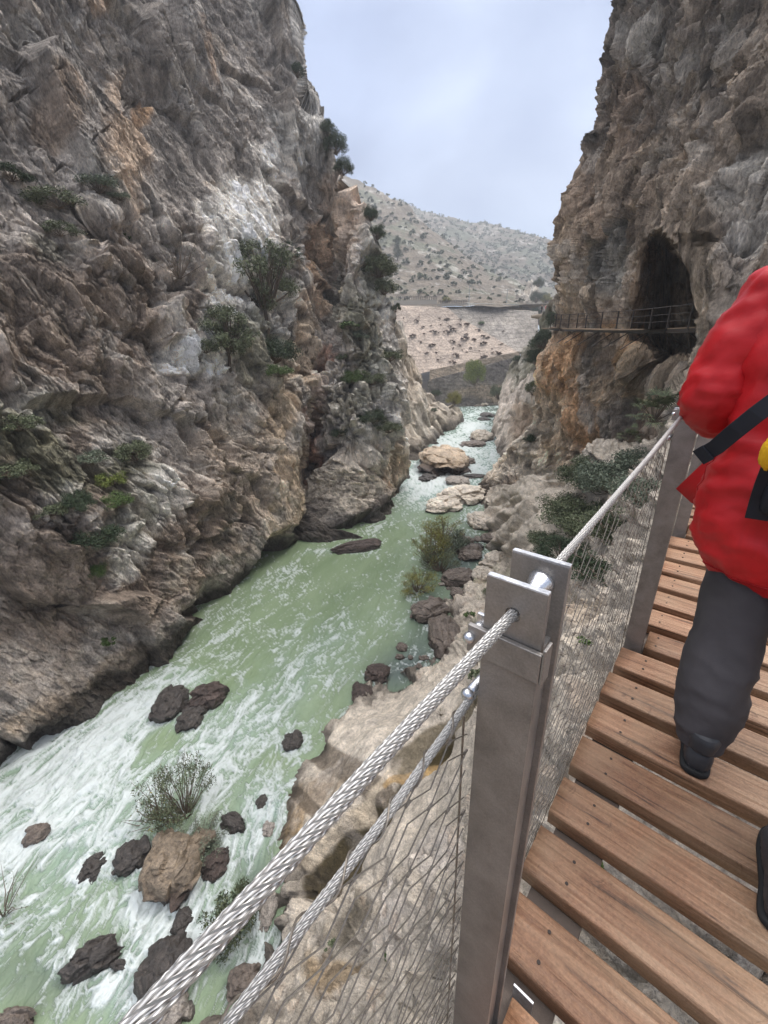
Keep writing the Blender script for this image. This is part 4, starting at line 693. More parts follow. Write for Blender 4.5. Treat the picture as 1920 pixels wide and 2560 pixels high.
# railing posts: two steel flats joined by a web, with a clamp band and the cable fitting at the head
def make_post(s0, label, web_l=-0.116, full=True, top=1.10, bot=-0.32, lean=0.0):
    L0, L1 = -0.172, -0.105; g = 0.072; th = 0.0085
    r = empty('railing_post', W_(s0, (L0+L1)/2, 0), label, 'post', 'steel posts along the boardwalk railing')
    B = W_(s0, 0, 0)
    def W(s, l, h): return W_(s0, 0)+TH_*s+WN*l+WU*h
    def bx(mb, s0_, s1_, l0, l1, h0, h1):
        V = [W(s, l, h) for s in (s0_, s1_) for l in (l0, l1) for h in (h0, h1)]; mb.add(V, [(0, 1, 3, 2), (4, 6, 7, 5), (0, 4, 5, 1), (2, 3, 7, 6), (0, 2, 6, 4), (1, 5, 7, 3)])
    for nm, a in (('front_plate', 0.0), ('back_plate', g)):
        mb = MB(); 
        if full and nm == 'front_plate':
            # plate with a real round hole for the cable
            hc = (-0.139, 1.063); R = 0.0088; n = 24; sq = [(L0, 1.03), (L1, 1.03), (L1, top), (L0, top)]
            ring = [(hc[0]+R*math.cos(2*math.pi*i/n), hc[1]+R*math.sin(2*math.pi*i/n)) for i in range(n)]
            def edge(i):
                ang = 2*math.pi*i/n; dx, dy = math.cos(ang), math.sin(ang); tmin = 9
                for lim, dd, cc in ((L0, dx, hc[0]), (L1, dx, hc[0]), (1.03, dy, hc[1]), (top, dy, hc[1])):
                    if abs(dd) > 1e-6:
                        q = (lim-cc)/dd
                        if q > 0: tmin = min(tmin, q)
                return (hc[0]+dx*tmin, hc[1]+dy*tmin)
            angs = sorted(set([2*math.pi*i/n for i in range(n)]+[math.atan2(y-hc[1], x-hc[0]) % (2*math.pi) for x, y in sq]))
            V = []; 
            for s_ in (a, a+th):
                for ang in angs:
                    dx, dy = math.cos(ang), math.sin(ang); V.append(W(s_, hc[0]+R*dx, hc[1]+R*dy))
                    tm = min([q for q in ((L0-hc[0])/dx if abs(dx) > 1e-6 else 9, (L1-hc[0])/dx if abs(dx) > 1e-6 else 9, (1.03-hc[1])/dy if abs(dy) > 1e-6 else 9, (top-hc[1])/dy if abs(dy) > 1e-6 else 9) if q > 0])
                    V.append(W(s_, hc[0]+dx*tm, hc[1]+dy*tm))
            m_ = len(angs); F_ = []
            for i in range(m_):
                j = (i+1) % m_; F_ += [(2*i, 2*i+1, 2*j+1, 2*j), (2*m_+2*i, 2*m_+2*j, 2*m_+2*j+1, 2*m_+2*i+1), (2*i, 2*j, 2*m_+2*j, 2*m_+2*i), (2*i+1, 2*m_+2*i+1, 2*m_+2*j+1, 2*j+1)]
            mb.add(V, F_); bx(mb, a, a+th, L0, L1, bot, 1.0295)
            o = mb.build(nm, M_post, r, origin=r.location)
        else:
            bx(mb, a, a+th, L0+(-.004 if a else 0), L1+(-0.002 if a else 0), bot, top); o = mb.build(nm, M_post, r, origin=r.location, bevel=0.0012)
        c_ = MB(); bx(c_, a+0.0004, a+th-0.0004, L0+0.0004+(-.004 if a else 0), L1-0.0004+(-0.002 if a else 0), top, top+0.0016); c_.build('cut_edge', M_cut, o, origin=np.array(r.location))
    mb = MB(); bx(mb, th+0.0003, g-0.0003, web_l-0.006, web_l, bot, 1.0); mb.build('web', M_post, r, origin=r.location)
    mb = MB(); bx(mb, -0.0075, -0.0008, L0-0.016, L1+0.004, 0.994, 1.032); bx(mb, -0.0075, 0.012, L1+0.0045, L1+0.008, 0.994, 1.040)
    mb.build('clamp_band', M_post, r, origin=r.location, bevel=0.001)
    for dz in (0.0,):
        for ds in (-0.004, 0.02):
            mb = MB(); mb.ball(W(ds-0.006, L0-0.012, 1.016), 0.0075, 14); mb.tube([W(ds-0.004, L0-0.012, 1.016), W(ds+0.012, L0-0.012, 1.016)], 0.004, 10); mb.build('bolt', M_bolt, r, origin=r.location, smooth=True)
    mb = MB(); bx(mb, 0.014, 0.019, L0-0.016, L0-0.0005, 1.0, 1.036); mb.build('clamp_ear', M_bolt, r, origin=r.location, bevel=0.001)
    # fitting between the plates: a cone into a round boss
    p0, p1 = W(th, -0.139, 1.062), W(g-0.001, -0.136, 1.073); P_ = [p0+(p1-p0)*q for q in (0, 0.45, 0.55, 0.72, 0.92, 1)]
    mb = MB(); mb.tube(P_, [0.004, 0.004, 0.0068, 0.0105, 0.015, 0.0155], 20); mb.build('cable_fitting', M_bolt, r, origin=r.location, smooth=True)
    mb = MB(); mb.tube([W(-0.004, L0-0.012, 0.925), W(g*0.7, L0-0.009, 0.93)], 0.0062, 12); mb.ball(W(-0.005, L0-0.012, 0.925), 0.0085, 12); mb.build('eye_bolt', M_bolt, r, origin=r.location, smooth=True)
    return r
make_post(0.362, 'nearest steel post with a thick cable through its head plate')
make_post(1.815, 'second steel post, left of the hiker in the red jacket')
make_post(3.15, 'third steel post, mostly hidden behind the red jacket')
make_post(4.58, 'fourth steel post, behind the hiker in red')
make_post(5.98, 'fifth steel post, farthest of the near railing')
# cables
def cable(name, pts, R, label, cat, strands=7, pitch=0.10, rings=0.007, wires=True, mat_=None):
    P_ = np.array(pts, float); L = np.r_[0, np.cumsum(np.linalg.norm(np.diff(P_, axis=0), axis=1))]; n = int(L[-1]/rings)+2; s = np.linspace(0, L[-1], n)
    C_ = np.stack([np.interp(s, L, P_[:, i]) for i in range(3)], 1); 
    for _ in range(6): C_[1:-1] = (C_[:-2]+2*C_[1:-1]+C_[2:])/4
    T = np.gradient(C_, axis=0); T /= np.linalg.norm(T, axis=1, keepdims=True); A = np.cross(T, WU); A /= np.linalg.norm(A, axis=1, keepdims=True); Bv = np.cross(T, A)
    m = 9; V = []; F_ = []; UV = []; rs = R*math.sin(math.pi/strands)/(1+math.sin(math.pi/strands))*1.12; rc = R-rs
    for k in range(strands):
        ph = 2*math.pi*(k/strands+s/pitch); cen = C_+rc*(np.cos(ph)[:, None]*A+np.sin(ph)[:, None]*Bv); o = sum(len(v) for v in V)
        for j in range(m): pass
        ang = 2*math.pi*np.arange(m)/m
        rad = np.cos(ph)[:, None]*A+np.sin(ph)[:, None]*Bv; tn = np.cross(T, rad)
        ring = cen[:, None]+rs*(np.cos(ang)[None, :, None]*rad[:, None]+np.sin(ang)[None, :, None]*tn[:, None])
        V.append(ring.reshape(-1, 3)); UV.append(np.stack([np.repeat(s, m), np.tile(np.arange(m)/m, n)], 1))
        i = np.arange((n-1)*m); a = i//m; q = i % m; F_.append(np.stack([o+a*m+q, o+(a+1)*m+q, o+(a+1)*m+(q+1) % m, o+a*m+(q+1) % m], 1))
    V = np.concatenate(V); org = C_[0]
    ob = link(name, raw_mesh(name, V-org, np.concatenate(F_), uv=np.concatenate(UV)), mat_ or M_cable, None, org); tag(ob, label, cat)
    return ob
mC, t, b = mat('rope_strands', 0.4, 0.5, 0.45); uvn = nd(t, 'ShaderNodeUVMap', uv_map='UVMap'); mpn = nd(t, 'ShaderNodeMapping'); mpn.inputs['Rotation'].default_value = (0, 0, 0.12); mpn.inputs['Scale'].default_value = (60, 3, 1); t.links.new(uvn.outputs[0], mpn.inputs[0])
wv_ = nd(t, 'ShaderNodeTexWave', bands_direction='DIAGONAL'); wv_.inputs['Scale'].default_value = 1.6; wv_.inputs['Distortion'].default_value = 0.3; t.links.new(mpn.outputs[0], wv_.inputs['Vector'])
r = ramp(t, wv_.outputs[0], [(0.1, (0.26, 0.245, 0.225)), (0.7, (0.60, 0.585, 0.56))]); t.links.new(r.outputs[0], b.inputs['Base Color']); bump(t, b, wv_.outputs[0], 0.0006)
cable('handrail_cable', [W_(-1.3, -0.139, 1.15), W_(-0.013, -0.139, 1.085), W_(0.18, -0.139, 1.075), W_(0.372, -0.139, 1.063)], 0.0064, 'thickest handrail cable in the foreground running into the nearest post', 'cable', pitch=0.075, mat_=mC)
cable('handrail_cable', [W_(0.425, -0.137, 1.064), W_(1.1, -0.138, 1.05), W_(1.82, -0.139, 1.053), W_(3.15, -0.139, 1.05), W_(5.98, -0.139, 1.05)], 0.0062, 'upper handrail cable stretched from the nearest post to the second one', 'cable', pitch=0.075, rings=0.012, mat_=mC)
low1 = [W_(-1.3, -0.177, 0.94), W_(0.02, -0.177, 0.917), W_(0.2, -0.178, 0.912), W_(0.375, -0.180, 0.922)]
low2 = [W_(0.40, -0.180, 0.925), W_(0.46, -0.186, 0.95), W_(1.1, -0.185, 0.955), W_(1.80, -0.183, 0.965), W_(3.15, -0.183, 0.96), W_(5.98, -0.183, 0.96)]
cable('lower_cable', low1, 0.0052, 'thinner cable under the thick one in the foreground, carrying the netting', 'cable', pitch=0.065, mat_=mC)
cable('lower_cable', low2, 0.0050, 'lower cable wrapped in lacing wire beyond the nearest post', 'cable', pitch=0.065, rings=0.012, mat_=mC)
# wire net
def net(label, s0, s1, top_pts, h_bot, ds, dh, seed, lace):
    rr = random.Random(seed); tp = np.array(top_pts)
    # height of the lower cable along s
    ss = [(q-W_(0, 0))@TH_ for q in tp]; hh = [q[2]-DESC*x for q, x in zip(tp, ss)]; ll = [q@WN for q in tp]
    n = int((s1-s0)/ds); rows = int((max(hh)-h_bot)/dh); root = empty('wire_net', W_(s0, -0.18, 0), label, 'net'); mb = MB(); org = np.array(root.location)
    mb2 = MB(); node = {}
    def pos(i, j):
        s = s0+i*ds; top = np.interp(s, ss, hh); l = np.interp(s, ss, ll); f = j/rows; h = top+(h_bot-top)*f; sag = 0.0015*math.sin(i*1.7+j*2.3+seed)+0.003*math.sin(i*0.21+j*0.3)
        return W_(s+0.003*math.sin(j*0.5+i*0.1), l-0.001+0.008*math.sin(f*math.pi), h+sag)
    for j in range(rows+1):
        for par in (0, 1):
            P_ = []
            for i in range(n+1):
                up_ = ((i+j) % 2 == 0) == (par == 0)
                a = pos(i, j); b_ = pos(i, min(j+1, rows)) if up_ else a
                c_ = pos(i, j); d_ = pos(i, j+1) if j < rows else c_
                if par == 0: q = c_*0.96+d_*0.04 if up_ is False else c_*0.52+d_*0.48
                else: continue
                P_.append(q+WN*(0.001 if i % 2 else -0.001))
            if par == 0: mb.tube(np.array(P_)-org, 0.00095, 4, False)
    # every row meets the row above at its peaks: small ferrules
    for j in range(rows):
        for i in range(n+1):
            if (i+j) % 2 == 0:
                c_ = pos(i, j)*0.5+pos(i, j+1)*0.5-org; mb2.tube([c_-WT*0.0045, c_+WT*0.0045], 0.0019, 5)
    # mirrored rows close the diamonds
    for j in range(rows):
        P_ = []
        for i in range(n+1):
            c_, d_ = pos(i, j), pos(i, j+1); up_ = (i+j) % 2 == 0; P_.append((c_*0.5+d_*0.5 if up_ else c_*0.04+d_*0.96)+WN*(0.001 if i % 2 else -0.001))
        mb.tube(np.array(P_)-org, 0.00095, 4, False)
    mb.build('mesh_wire', M_wire, root); tag(mb2.build('ferrules', M_wire, root), kind='stuff')
    L = s1-s0; m = int(L/0.006); P_ = []
    for k in range(m):
        s = s0+L*k/m; c_ = W_(s, np.interp(s, ss, ll), np.interp(s, ss, hh)); a = 2*math.pi*s/lace; P_.append(c_+0.0068*(math.cos(a)*WN+math.sin(a)*WU)-org)
    mb = MB(); mb.tube(P_, 0.0011, 5); mb.build('lacing', M_wire, root)
    for sx_ in (s0+0.008, s1-0.008):
        mb = MB(); mb.tube([W_(sx_, -0.182, 0.9)-org, W_(sx_+0.004, -0.18, 0.45)-org, W_(sx_, -0.178, h_bot)-org], 0.0016, 6); mb.build('edge_wire', M_wire, root)
    return root
# -
net('wire net hanging under the foreground cables, on the near side of the nearest post', -1.2, 0.355, low1, -0.22, 0.042, 0.058, 1, 0.06)
net('wire net between the nearest post and the second post', 0.44, 1.80, low2, -0.06, 0.042, 0.058, 2, 0.085)
net('wire net beyond the second post, behind the hiker in red', 1.90, 3.13, low2, -0.06, 0.042, 0.058, 3, 0.085)
# ------------------------------------------------------------------ boulders
def ico(n):
    bm = bmesh.new(); bmesh.ops.create_icosphere(bm, subdivisions=n, radius=1); V = np.array([v.co[:] for v in bm.verts]); F_ = np.array([[v.index for v in f.verts] for f in bm.faces]); bm.free(); return V, F_
ICO = {n: ico(n) for n in (3, 4, 5, 6)}
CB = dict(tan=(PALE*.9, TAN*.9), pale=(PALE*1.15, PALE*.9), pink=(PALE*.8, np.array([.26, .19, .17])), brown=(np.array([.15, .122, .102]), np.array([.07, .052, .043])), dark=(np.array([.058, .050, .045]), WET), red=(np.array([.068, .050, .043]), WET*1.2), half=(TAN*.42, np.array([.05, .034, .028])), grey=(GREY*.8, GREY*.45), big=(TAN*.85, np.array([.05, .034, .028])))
def boulder(px, py, w_, h_, kind, label, seed, z=ZW, ang=0, flat=0.6, group='boulders in and beside the river', sink=0.2, block=0.5):
    c = at_z(px, py+h_*0.12, z+0.05); dist = np.linalg.norm(c-EYE); mpp = float((c-EYE)@Fv)/FOC*1.06; phi = math.asin((EYE[2]-c[2])/dist); rx = w_*mpp/2; ry = rx*0.8
    hh = h_*mpp/2; sz = min(rx*flat, hh/max(math.cos(phi), 0.3)*0.75); rest = math.sqrt(max(hh*hh-(sz*math.cos(phi))**2, (0.35*hh)**2)); ry = min(max(rest/math.sin(phi), 0.3*rx), 1.6*rx)
    n = 5 if w_ > 26 else 4
    if w_ > 90: n = 6
    V, F_ = ICO[n]; V = V.copy(); off = seed*3.7
    V = np.sign(V)*np.abs(V)**0.8; V /= np.linalg.norm(V, axis=1, keepdims=True)**0.55
    q = V*1.05+off; hA, cA = facet(q*0.95, seed % 7+1, 1.2); hB, cB_ = facet(q*2.3, seed % 5+2, 1.0)
    r = 1+block*0.42*hA+0.12*hB+0.12*fbm(q*1.2, 3, seed)+0.045*fbm(q*5, 4, seed+1)-0.05*(1-sstep(0, 0.1, cA)); V = V*r[:, None]; V = V-(V.max(0)+V.min(0))/2; V /= np.percentile(np.abs(V), 98.5, axis=0)*1.02
    ca, sa = math.cos(ang), math.sin(ang); V = V*np.array([rx, ry, sz*1.15]); V = np.stack([V[:, 0]*ca-V[:, 1]*sa, V[:, 0]*sa+V[:, 1]*ca, V[:, 2]], 1); V[:, 2] += sz*(1-sink)-sz*0.45
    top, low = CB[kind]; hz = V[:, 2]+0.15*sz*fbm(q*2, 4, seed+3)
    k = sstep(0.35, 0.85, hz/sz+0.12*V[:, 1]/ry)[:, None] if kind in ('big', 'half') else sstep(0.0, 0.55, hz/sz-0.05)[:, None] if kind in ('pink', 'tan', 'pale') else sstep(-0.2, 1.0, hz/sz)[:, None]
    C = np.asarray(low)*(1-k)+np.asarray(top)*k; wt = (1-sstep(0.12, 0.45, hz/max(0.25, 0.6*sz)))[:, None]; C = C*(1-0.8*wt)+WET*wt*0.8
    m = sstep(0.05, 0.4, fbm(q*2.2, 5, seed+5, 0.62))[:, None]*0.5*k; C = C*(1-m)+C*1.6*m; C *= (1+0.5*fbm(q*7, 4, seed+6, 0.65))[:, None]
    name = 'boulder' if w_ > 24 else 'rock'; org = np.array([c[0], c[1], z])
    o = link(name, raw_mesh(name, V, F_, C.clip(0.01, .8), smooth=False), M_stone, None, org); tag(o, label, name, group); return o
BL = [(1107, 1157, 118, 76, 'big', 'biggest tan boulder in mid-river, flat topped with a dark wet front', {'flat': .7}), (1171, 1150, 32, 42, 'brown', 'squarish brown boulder touching the right side of the biggest mid-river boulder', {}), (1202, 1092, 54, 36, 'pink', 'pinkish boulder against the foot of the far right buttress', {}), (1180, 1110, 64, 17, 'brown', 'long low brown slab lying in front of the pinkish boulder', {}),
 (1217, 1038, 33, 13, 'dark', 'farther of two small dark rocks in the upper river', {}), (1209, 1047, 28, 9, 'dark', 'nearer of two small dark rocks in the upper river', {}), (1193, 1009, 56, 15, 'pink', 'flat pinkish boulder at the far head of the river', {}), (1070, 1195, 44, 19, 'dark', 'low dark rock in white water below the biggest mid-river boulder', {}),
 (1142, 1203, 58, 30, 'grey', 'pointed dark grey boulder between the biggest boulder and the pale slab', {}), (1185, 1190, 60, 13, 'dark', 'long ragged black wet rock in the white water near the right bank', {}), (1203, 1210, 20, 8, 'dark', 'tiny black rock just above the pale slab', {}), (1019, 1192, 14, 10, 'dark', 'small black rock at the tip of the left buttress', {}),
 (1106, 1264, 96, 42, 'pale', 'left rounded half of the pale slab beside the yellow-green tree', {'ang': .5}), (1158, 1238, 108, 52, 'pale', 'right taller half of the pale slab beside the white water', {'ang': .6}), (1234, 1260, 42, 36, 'tan', 'tan boulder wedged between the pale slab and the smooth bank', {}), (1276, 1248, 44, 26, 'tan', 'tan oval boulder resting on the smooth bank', {'z': -15.3}),
 (1200, 1303, 60, 48, 'tan', 'worn tan boulder with a hollow, below the pale slab', {}), (1150, 1332, 22, 38, 'brown', 'narrow dark brown rock beside the little pool', {}), (1171, 1350, 28, 18, 'brown', 'brown rock on the upper edge of the little pool', {}), (1219, 1346, 36, 26, 'brown', 'brown rock at the foot of the smooth bank', {}), (1193, 1347, 17, 17, 'brown', 'small round brown rock between two larger ones above the pool', {}),
 (1173, 1385, 62, 42, 'brown', 'dark brown boulder standing in the little pool', {}), (1186, 1368, 42, 20, 'dark', 'long dark rock behind the boulder in the little pool', {}), (1236, 1403, 74, 42, 'tan', 'grey-tan boulder just behind the head of the nearest post', {'z': -15.6}), (1207, 1438, 54, 42, 'tan', 'light tan rounded boulder on the lower edge of the pool', {'z': -15.6}),
 (1144, 1446, 78, 46, 'brown', 'long brown boulder along the lower edge of the pool', {}), (1143, 1482, 32, 42, 'brown', 'upright brown block under the long brown boulder', {'z': -15.7}), (1182, 1473, 42, 38, 'tan', 'tan block leaning on the upright brown block', {'z': -15.5}), (1073, 1530, 92, 58, 'brown', 'pointed brown boulder jutting into the green water', {'ang': .3}), (1115, 1584, 86, 112, 'brown', 'large rounded brown boulder at the waterline left of the nearest post', {'flat': .8}),
 (1137, 1506, 40, 16, 'brown', 'flat brown rock between the blocks and the pointed boulder', {}), (1105, 1460, 18, 9, 'grey', 'small grey rock almost under water by the yellowish bush', {}), (1170, 1530, 40, 30, 'tan', 'tan rock behind the pointed brown boulder', {'z': -15.6}), (1004, 1616, 27, 22, 'brown', 'topmost small rock of the shallow group by the right bank', {}), (1000, 1642, 24, 13, 'brown', 'left rock of the shallow group by the right bank', {}), (1026, 1642, 13, 11, 'brown', 'middle pebble of the shallow group by the right bank', {}), (1060, 1644, 26, 14, 'brown', 'right rock of the shallow group by the right bank', {}), (1048, 1664, 17, 15, 'brown', 'lowest rock of the shallow group by the right bank', {}), (1085, 1646, 10, 8, 'brown', 'smallest rock at the right end of the shallow group', {}),
 (944, 1682, 62, 46, 'red', 'rounded dark brown boulder above the smooth bank rock', {}), (906, 1730, 50, 56, 'red', 'dark brown boulder against the tip of the smooth bank rock', {}), (733, 1849, 48, 44, 'dark', 'lone round dark boulder left of the smooth bank rock', {}), (428, 1755, 74, 76, 'dark', 'dark wet boulder close under the left cliff', {}), (520, 1748, 96, 60, 'red', 'reddish wet boulder in the rapids off the left cliff', {'ang': .6, 'flat': .8}), (480, 1790, 60, 60, 'dark', 'dark wet foot of rock below the reddish boulder', {}),
 (93, 2082, 54, 42, 'brown', 'brown rock alone in white water at the left edge', {'ang': .5}), (333, 2135, 80, 66, 'dark', 'dark boulder left of the large tan-topped one', {'ang': .4}), (228, 2167, 66, 58, 'dark', 'half-drowned dark rock in the lower left rapids', {'sink': .6}), (440, 2168, 146, 146, 'half', 'large tan-topped boulder with a dark wet face in the lower left', {'flat': .75}), (540, 2150, 62, 66, 'red', 'brown boulder touching the right of the large tan-topped one', {}), (583, 2052, 42, 82, 'dark', 'narrow upright dark rock beside the foaming pocket', {'ang': 1.2, 'flat': .9}),
 (654, 2002, 28, 30, 'dark', 'small dark rock at the top of the foaming pocket', {}), (672, 2070, 34, 30, 'grey', 'small grey rock washed over in the foaming pocket', {'sink': .5}), (232, 2390, 120, 70, 'dark', 'long dark rock breaking the water in the lower left', {'ang': .5, 'sink': .35}), (421, 2424, 136, 130, 'dark', 'large dark boulder left of the thick cable near the bottom', {'ang': .7}), (430, 2530, 100, 80, 'grey', 'grey wet boulder at the bottom edge under the thick cable', {'sink': .4}), (40, 2550, 100, 50, 'brown', 'brown rock in the bottom left corner', {}),
 (300, 2410, 50, 24, 'dark', 'small dark rock awash right of the long dark rock', {'sink': .5}), (457, 2296, 48, 46, 'dark', 'drowned dark rock below the large tan-topped boulder', {'sink': .5}), (668, 2270, 48, 84, 'grey', 'grey rock seen between the two foreground cables', {'sink': .3}), (612, 2455, 84, 60, 'brown', 'brown rock with dry grass by the lower bank', {}), (760, 1372, 56, 30, 'red', 'left end of the low dark slab in the calm green water', {'flat': .4}), (890, 1368, 122, 30, 'red', 'low dark slab with a pale crest in the calm green water', {'flat': .35, 'ang': .3})]
BL = [b for b in BL if b[0] != 760]
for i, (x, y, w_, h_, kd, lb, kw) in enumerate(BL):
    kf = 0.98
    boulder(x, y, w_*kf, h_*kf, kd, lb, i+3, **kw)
# ------------------------------------------------------------------ plants
def leaves(n, clumps, leaf, seed, asp=0.4, droop=0.0):
    r = np.random.default_rng(seed); c = np.array([k[0] for k in clumps], float); rad = np.array([k[1] for k in clumps], float); pr_ = rad**2/np.sum(rad**2); idx = r.choice(len(clumps), n, p=pr_)
    d = r.normal(size=(n, 3)); d /= np.linalg.norm(d, axis=1, keepdims=True); rr = rad[idx]*(r.random(n)**0.45); p = c[idx]+d*rr[:, None]*np.array([1, 1, .8])
    a = r.normal(size=(n, 3))+d*0.6; a[:, 2] += 0.3-droop; a /= np.linalg.norm(a, axis=1, keepdims=True); b_ = np.cross(a, r.normal(size=(n, 3))); b_ /= np.linalg.norm(b_, axis=1, keepdims=True)
    L = leaf*(0.6+0.8*r.random(n))[:, None]; a = a*L; b_ = b_*L*asp
    V = np.stack([p-a, p-b_*0.9, p+a, p+b_*0.9], 1).reshape(-1, 3); F_ = np.arange(n*4).reshape(n, 4); return V, F_
def bush_parts(seed, n=1500, leaf=0.09, shape='round', nclump=22, asp=0.4):
    r = np.random.default_rng(seed+50); cl_ = []
    for i in range(nclump):
        if shape == 'round':
            a, el = r.random()*6.28, math.asin(r.random()*0.98); q = 0.45+0.4*r.random(); c = (q*math.cos(a)*math.cos(el), q*math.sin(a)*math.cos(el), 0.15+0.85*q*math.sin(el)+0.1*r.random()); cl_.append((c, 0.16+0.18*r.random()))
        elif shape == 'wispy':
            a = r.random()*6.28; q = 0.15+0.85*r.random()**0.7; c = (q*math.cos(a)*.8, q*math.sin(a)*.8, 0.45+0.75*r.random()-0.3*q); cl_.append((c, 0.10+0.13*r.random()))
        elif shape == 'pine':
            z = 0.2+1.5*r.random(); q = (1.8-z)*0.34*r.random()**.5; a = r.random()*6.28; cl_.append(((q*math.cos(a), q*math.sin(a), z), 0.12+0.12*r.random()))
        elif shape == 'tree':
            a = r.random()*6.28; q = 0.9*r.random()**0.6; zz = r.random(); q *= math.sqrt(max(1-(1.7*zz-0.75)**2, 0.1)); c = (q*math.cos(a), q*math.sin(a), 0.7+1.1*zz); cl_.append((c, 0.10+0.16*r.random()))
        elif shape == 'hang':
            a = r.random()*6.28; q = 0.9*r.random()**0.6; cl_.append(((q*math.cos(a), q*math.sin(a)*.5, -0.5+1.3*r.random()), 0.15+0.2*r.random()))
    V, F_ = leaves(n, cl_, leaf, seed, asp); fm = raw_mesh('foliage', V, F_, smooth=False)
    mb = MB(); b0 = np.array([0, 0, -0.08])
    for (c, rd) in cl_:
        c = np.array(c); 
        if shape == 'tree': mid = np.array([c[0]*.25, c[1]*.25, 0.6+.2*r.random()]); 
        elif shape == 'pine': mid = np.array([0, 0, c[2]*.9])
        else: mid = c*0.5+r.normal(size=3)*0.06+np.array([0, 0, -.05])
        if shape == 'tree': mb.tube([mid, c*.6+mid*.4+r.normal(size=3)*.03, c], [0.028, .016, .006], 5)
        elif shape == 'pine': mb.tube([mid, c], [.012, .004], 4)
        else: mb.tube([b0, mid, c, c+(c-mid)*0.35], [0.016, 0.011, 0.006, .003], 4)
    if shape in ('tree', 'pine'):
        mb.tube([(0, 0, -.2), (.03, .02, .25), (-.01, 0, .5), (0, .02, .72)]+([(0, 0, 1.7)] if shape == 'pine' else []), [.06, .05, .042, .034]+([.006] if shape == 'pine' else []), 7)
    return fm, mb.mesh('stems')
PROTO = {}
def plant(kind, loc, size, label, leafmat, name='bush', cat='bush', group=None, seed=0, rotz=None, rot=None, parts=True):
    key = (kind, seed, leafmat.name)
    spec = dict(round=dict(n=3600, leaf=.046, nclump=28), dense=dict(n=9000, leaf=.034, nclump=44), wispy=dict(n=3600, leaf=.032, asp=.3, nclump=48), tree=dict(n=8000, leaf=.036, nclump=52, asp=.3), pine=dict(n=3000, leaf=.07, nclump=60, asp=.15), hang=dict(n=2600, leaf=.055, nclump=26), small=dict(n=260, leaf=.16, nclump=9, asp=.55), bare=dict(n=60, leaf=.035, nclump=30))[kind]
    if key not in PROTO:
        sh = dict(round='round', dense='round', small='round', wispy='wispy', bare='wispy', tree='tree', pine='pine', hang='hang')[kind]
        fm, sm = bush_parts(seed*11+len(kind), shape=sh, **spec); fm.materials.append(leafmat); sm.materials.append(M_bark if kind in ('tree', 'pine') else M_twig); PROTO[key] = (fm, sm)
    fm, sm = PROTO[key]; r = empty(name, loc, label, cat, group); sc_ = (size,)*3 if np.isscalar(size) else size; r.scale = sc_
    r.rotation_euler = rot if rot is not None else (0, 0, random.random()*6.28 if rotz is None else rotz)
    f = bpy.data.objects.new('foliage' if kind not in ('tree', 'pine') else 'crown', fm); COL.objects.link(f); f.parent = r
    if parts: q = bpy.data.objects.new('stems' if kind not in ('tree', 'pine') else 'trunk', sm); COL.objects.link(q); q.parent = r
    return r
def frond_palm(loc, size, label, n=26, seed=0, lm=None):
    """dwarf fan palm: fans of narrow blades on short stalks"""
    r = random.Random(seed); root = empty('fan_palm', loc, label, 'palm'); root.scale = (size,)*3; V = []; F_ = []; mb = MB()
    for k in range(n):
        a = r.random()*6.28; el = r.uniform(-0.25, 1.25); L = r.uniform(.45, .8); d = np.array([math.cos(a)*math.cos(el), math.sin(a)*math.cos(el), math.sin(el)]); tip = d*L+np.array([0, 0, .25]); mb.tube([(0, 0, .1), tip*.6+np.array([0, 0, .06]), tip], [.02, .012, .008], 4)
        sd_ = np.cross(d, [0, 0, 1.]); sd_ /= np.linalg.norm(sd_); up_ = np.cross(sd_, d)
        for j in range(15):
            b = math.radians(-105+15*j); e = d*math.cos(b)+sd_*math.sin(b); e = e/np.linalg.norm(e); ln = .38*(1-0.25*abs(b)/1.8)*r.uniform(.85, 1.1); wd = np.cross(e, up_)*0.016; o = len(V); mid = tip+e*ln*.55+up_*.01; end = tip+e*ln-np.array([0, 0, .05+.06*r.random()])
            V += [tip-wd*.5, tip+wd*.5, mid+wd, mid-wd, end]; F_ += [(o, o+1, o+2, o+3), (o+3, o+2, o+4, o+4)]
    me = bpy.data.meshes.new('fronds'); me.from_pydata([tuple(v) for v in V], [], [f if f[2] != f[3] else f[:3] for f in F_]); me.update(); link('fronds', me, lm or L_olive, root); link('stalks', mb.mesh('stalks'), M_twig, root); return root
def sz_at(P, px_): return float((np.asarray(P)-EYE)@Fv)/FOC*px_
def place(cloud, px, py, wpx, kind, lm, label, hk=1.0, seed=0, name='bush', cat='bush', group=None, out=0.0, rot=None):
    P_ = nearest(cloud, px, py) if cloud is not None else at_z(px, py, ZW-0.1); s_ = sz_at(P_, wpx/2); d = EYE-P_; P_ = P_+d/np.linalg.norm(d)*out*s_
    return plant(kind, P_, (s_, s_, s_*hk), label, lm, name, cat, group, seed, rot=rot)
CLL, CLR, CLE = Q2s, Q2r, Qe
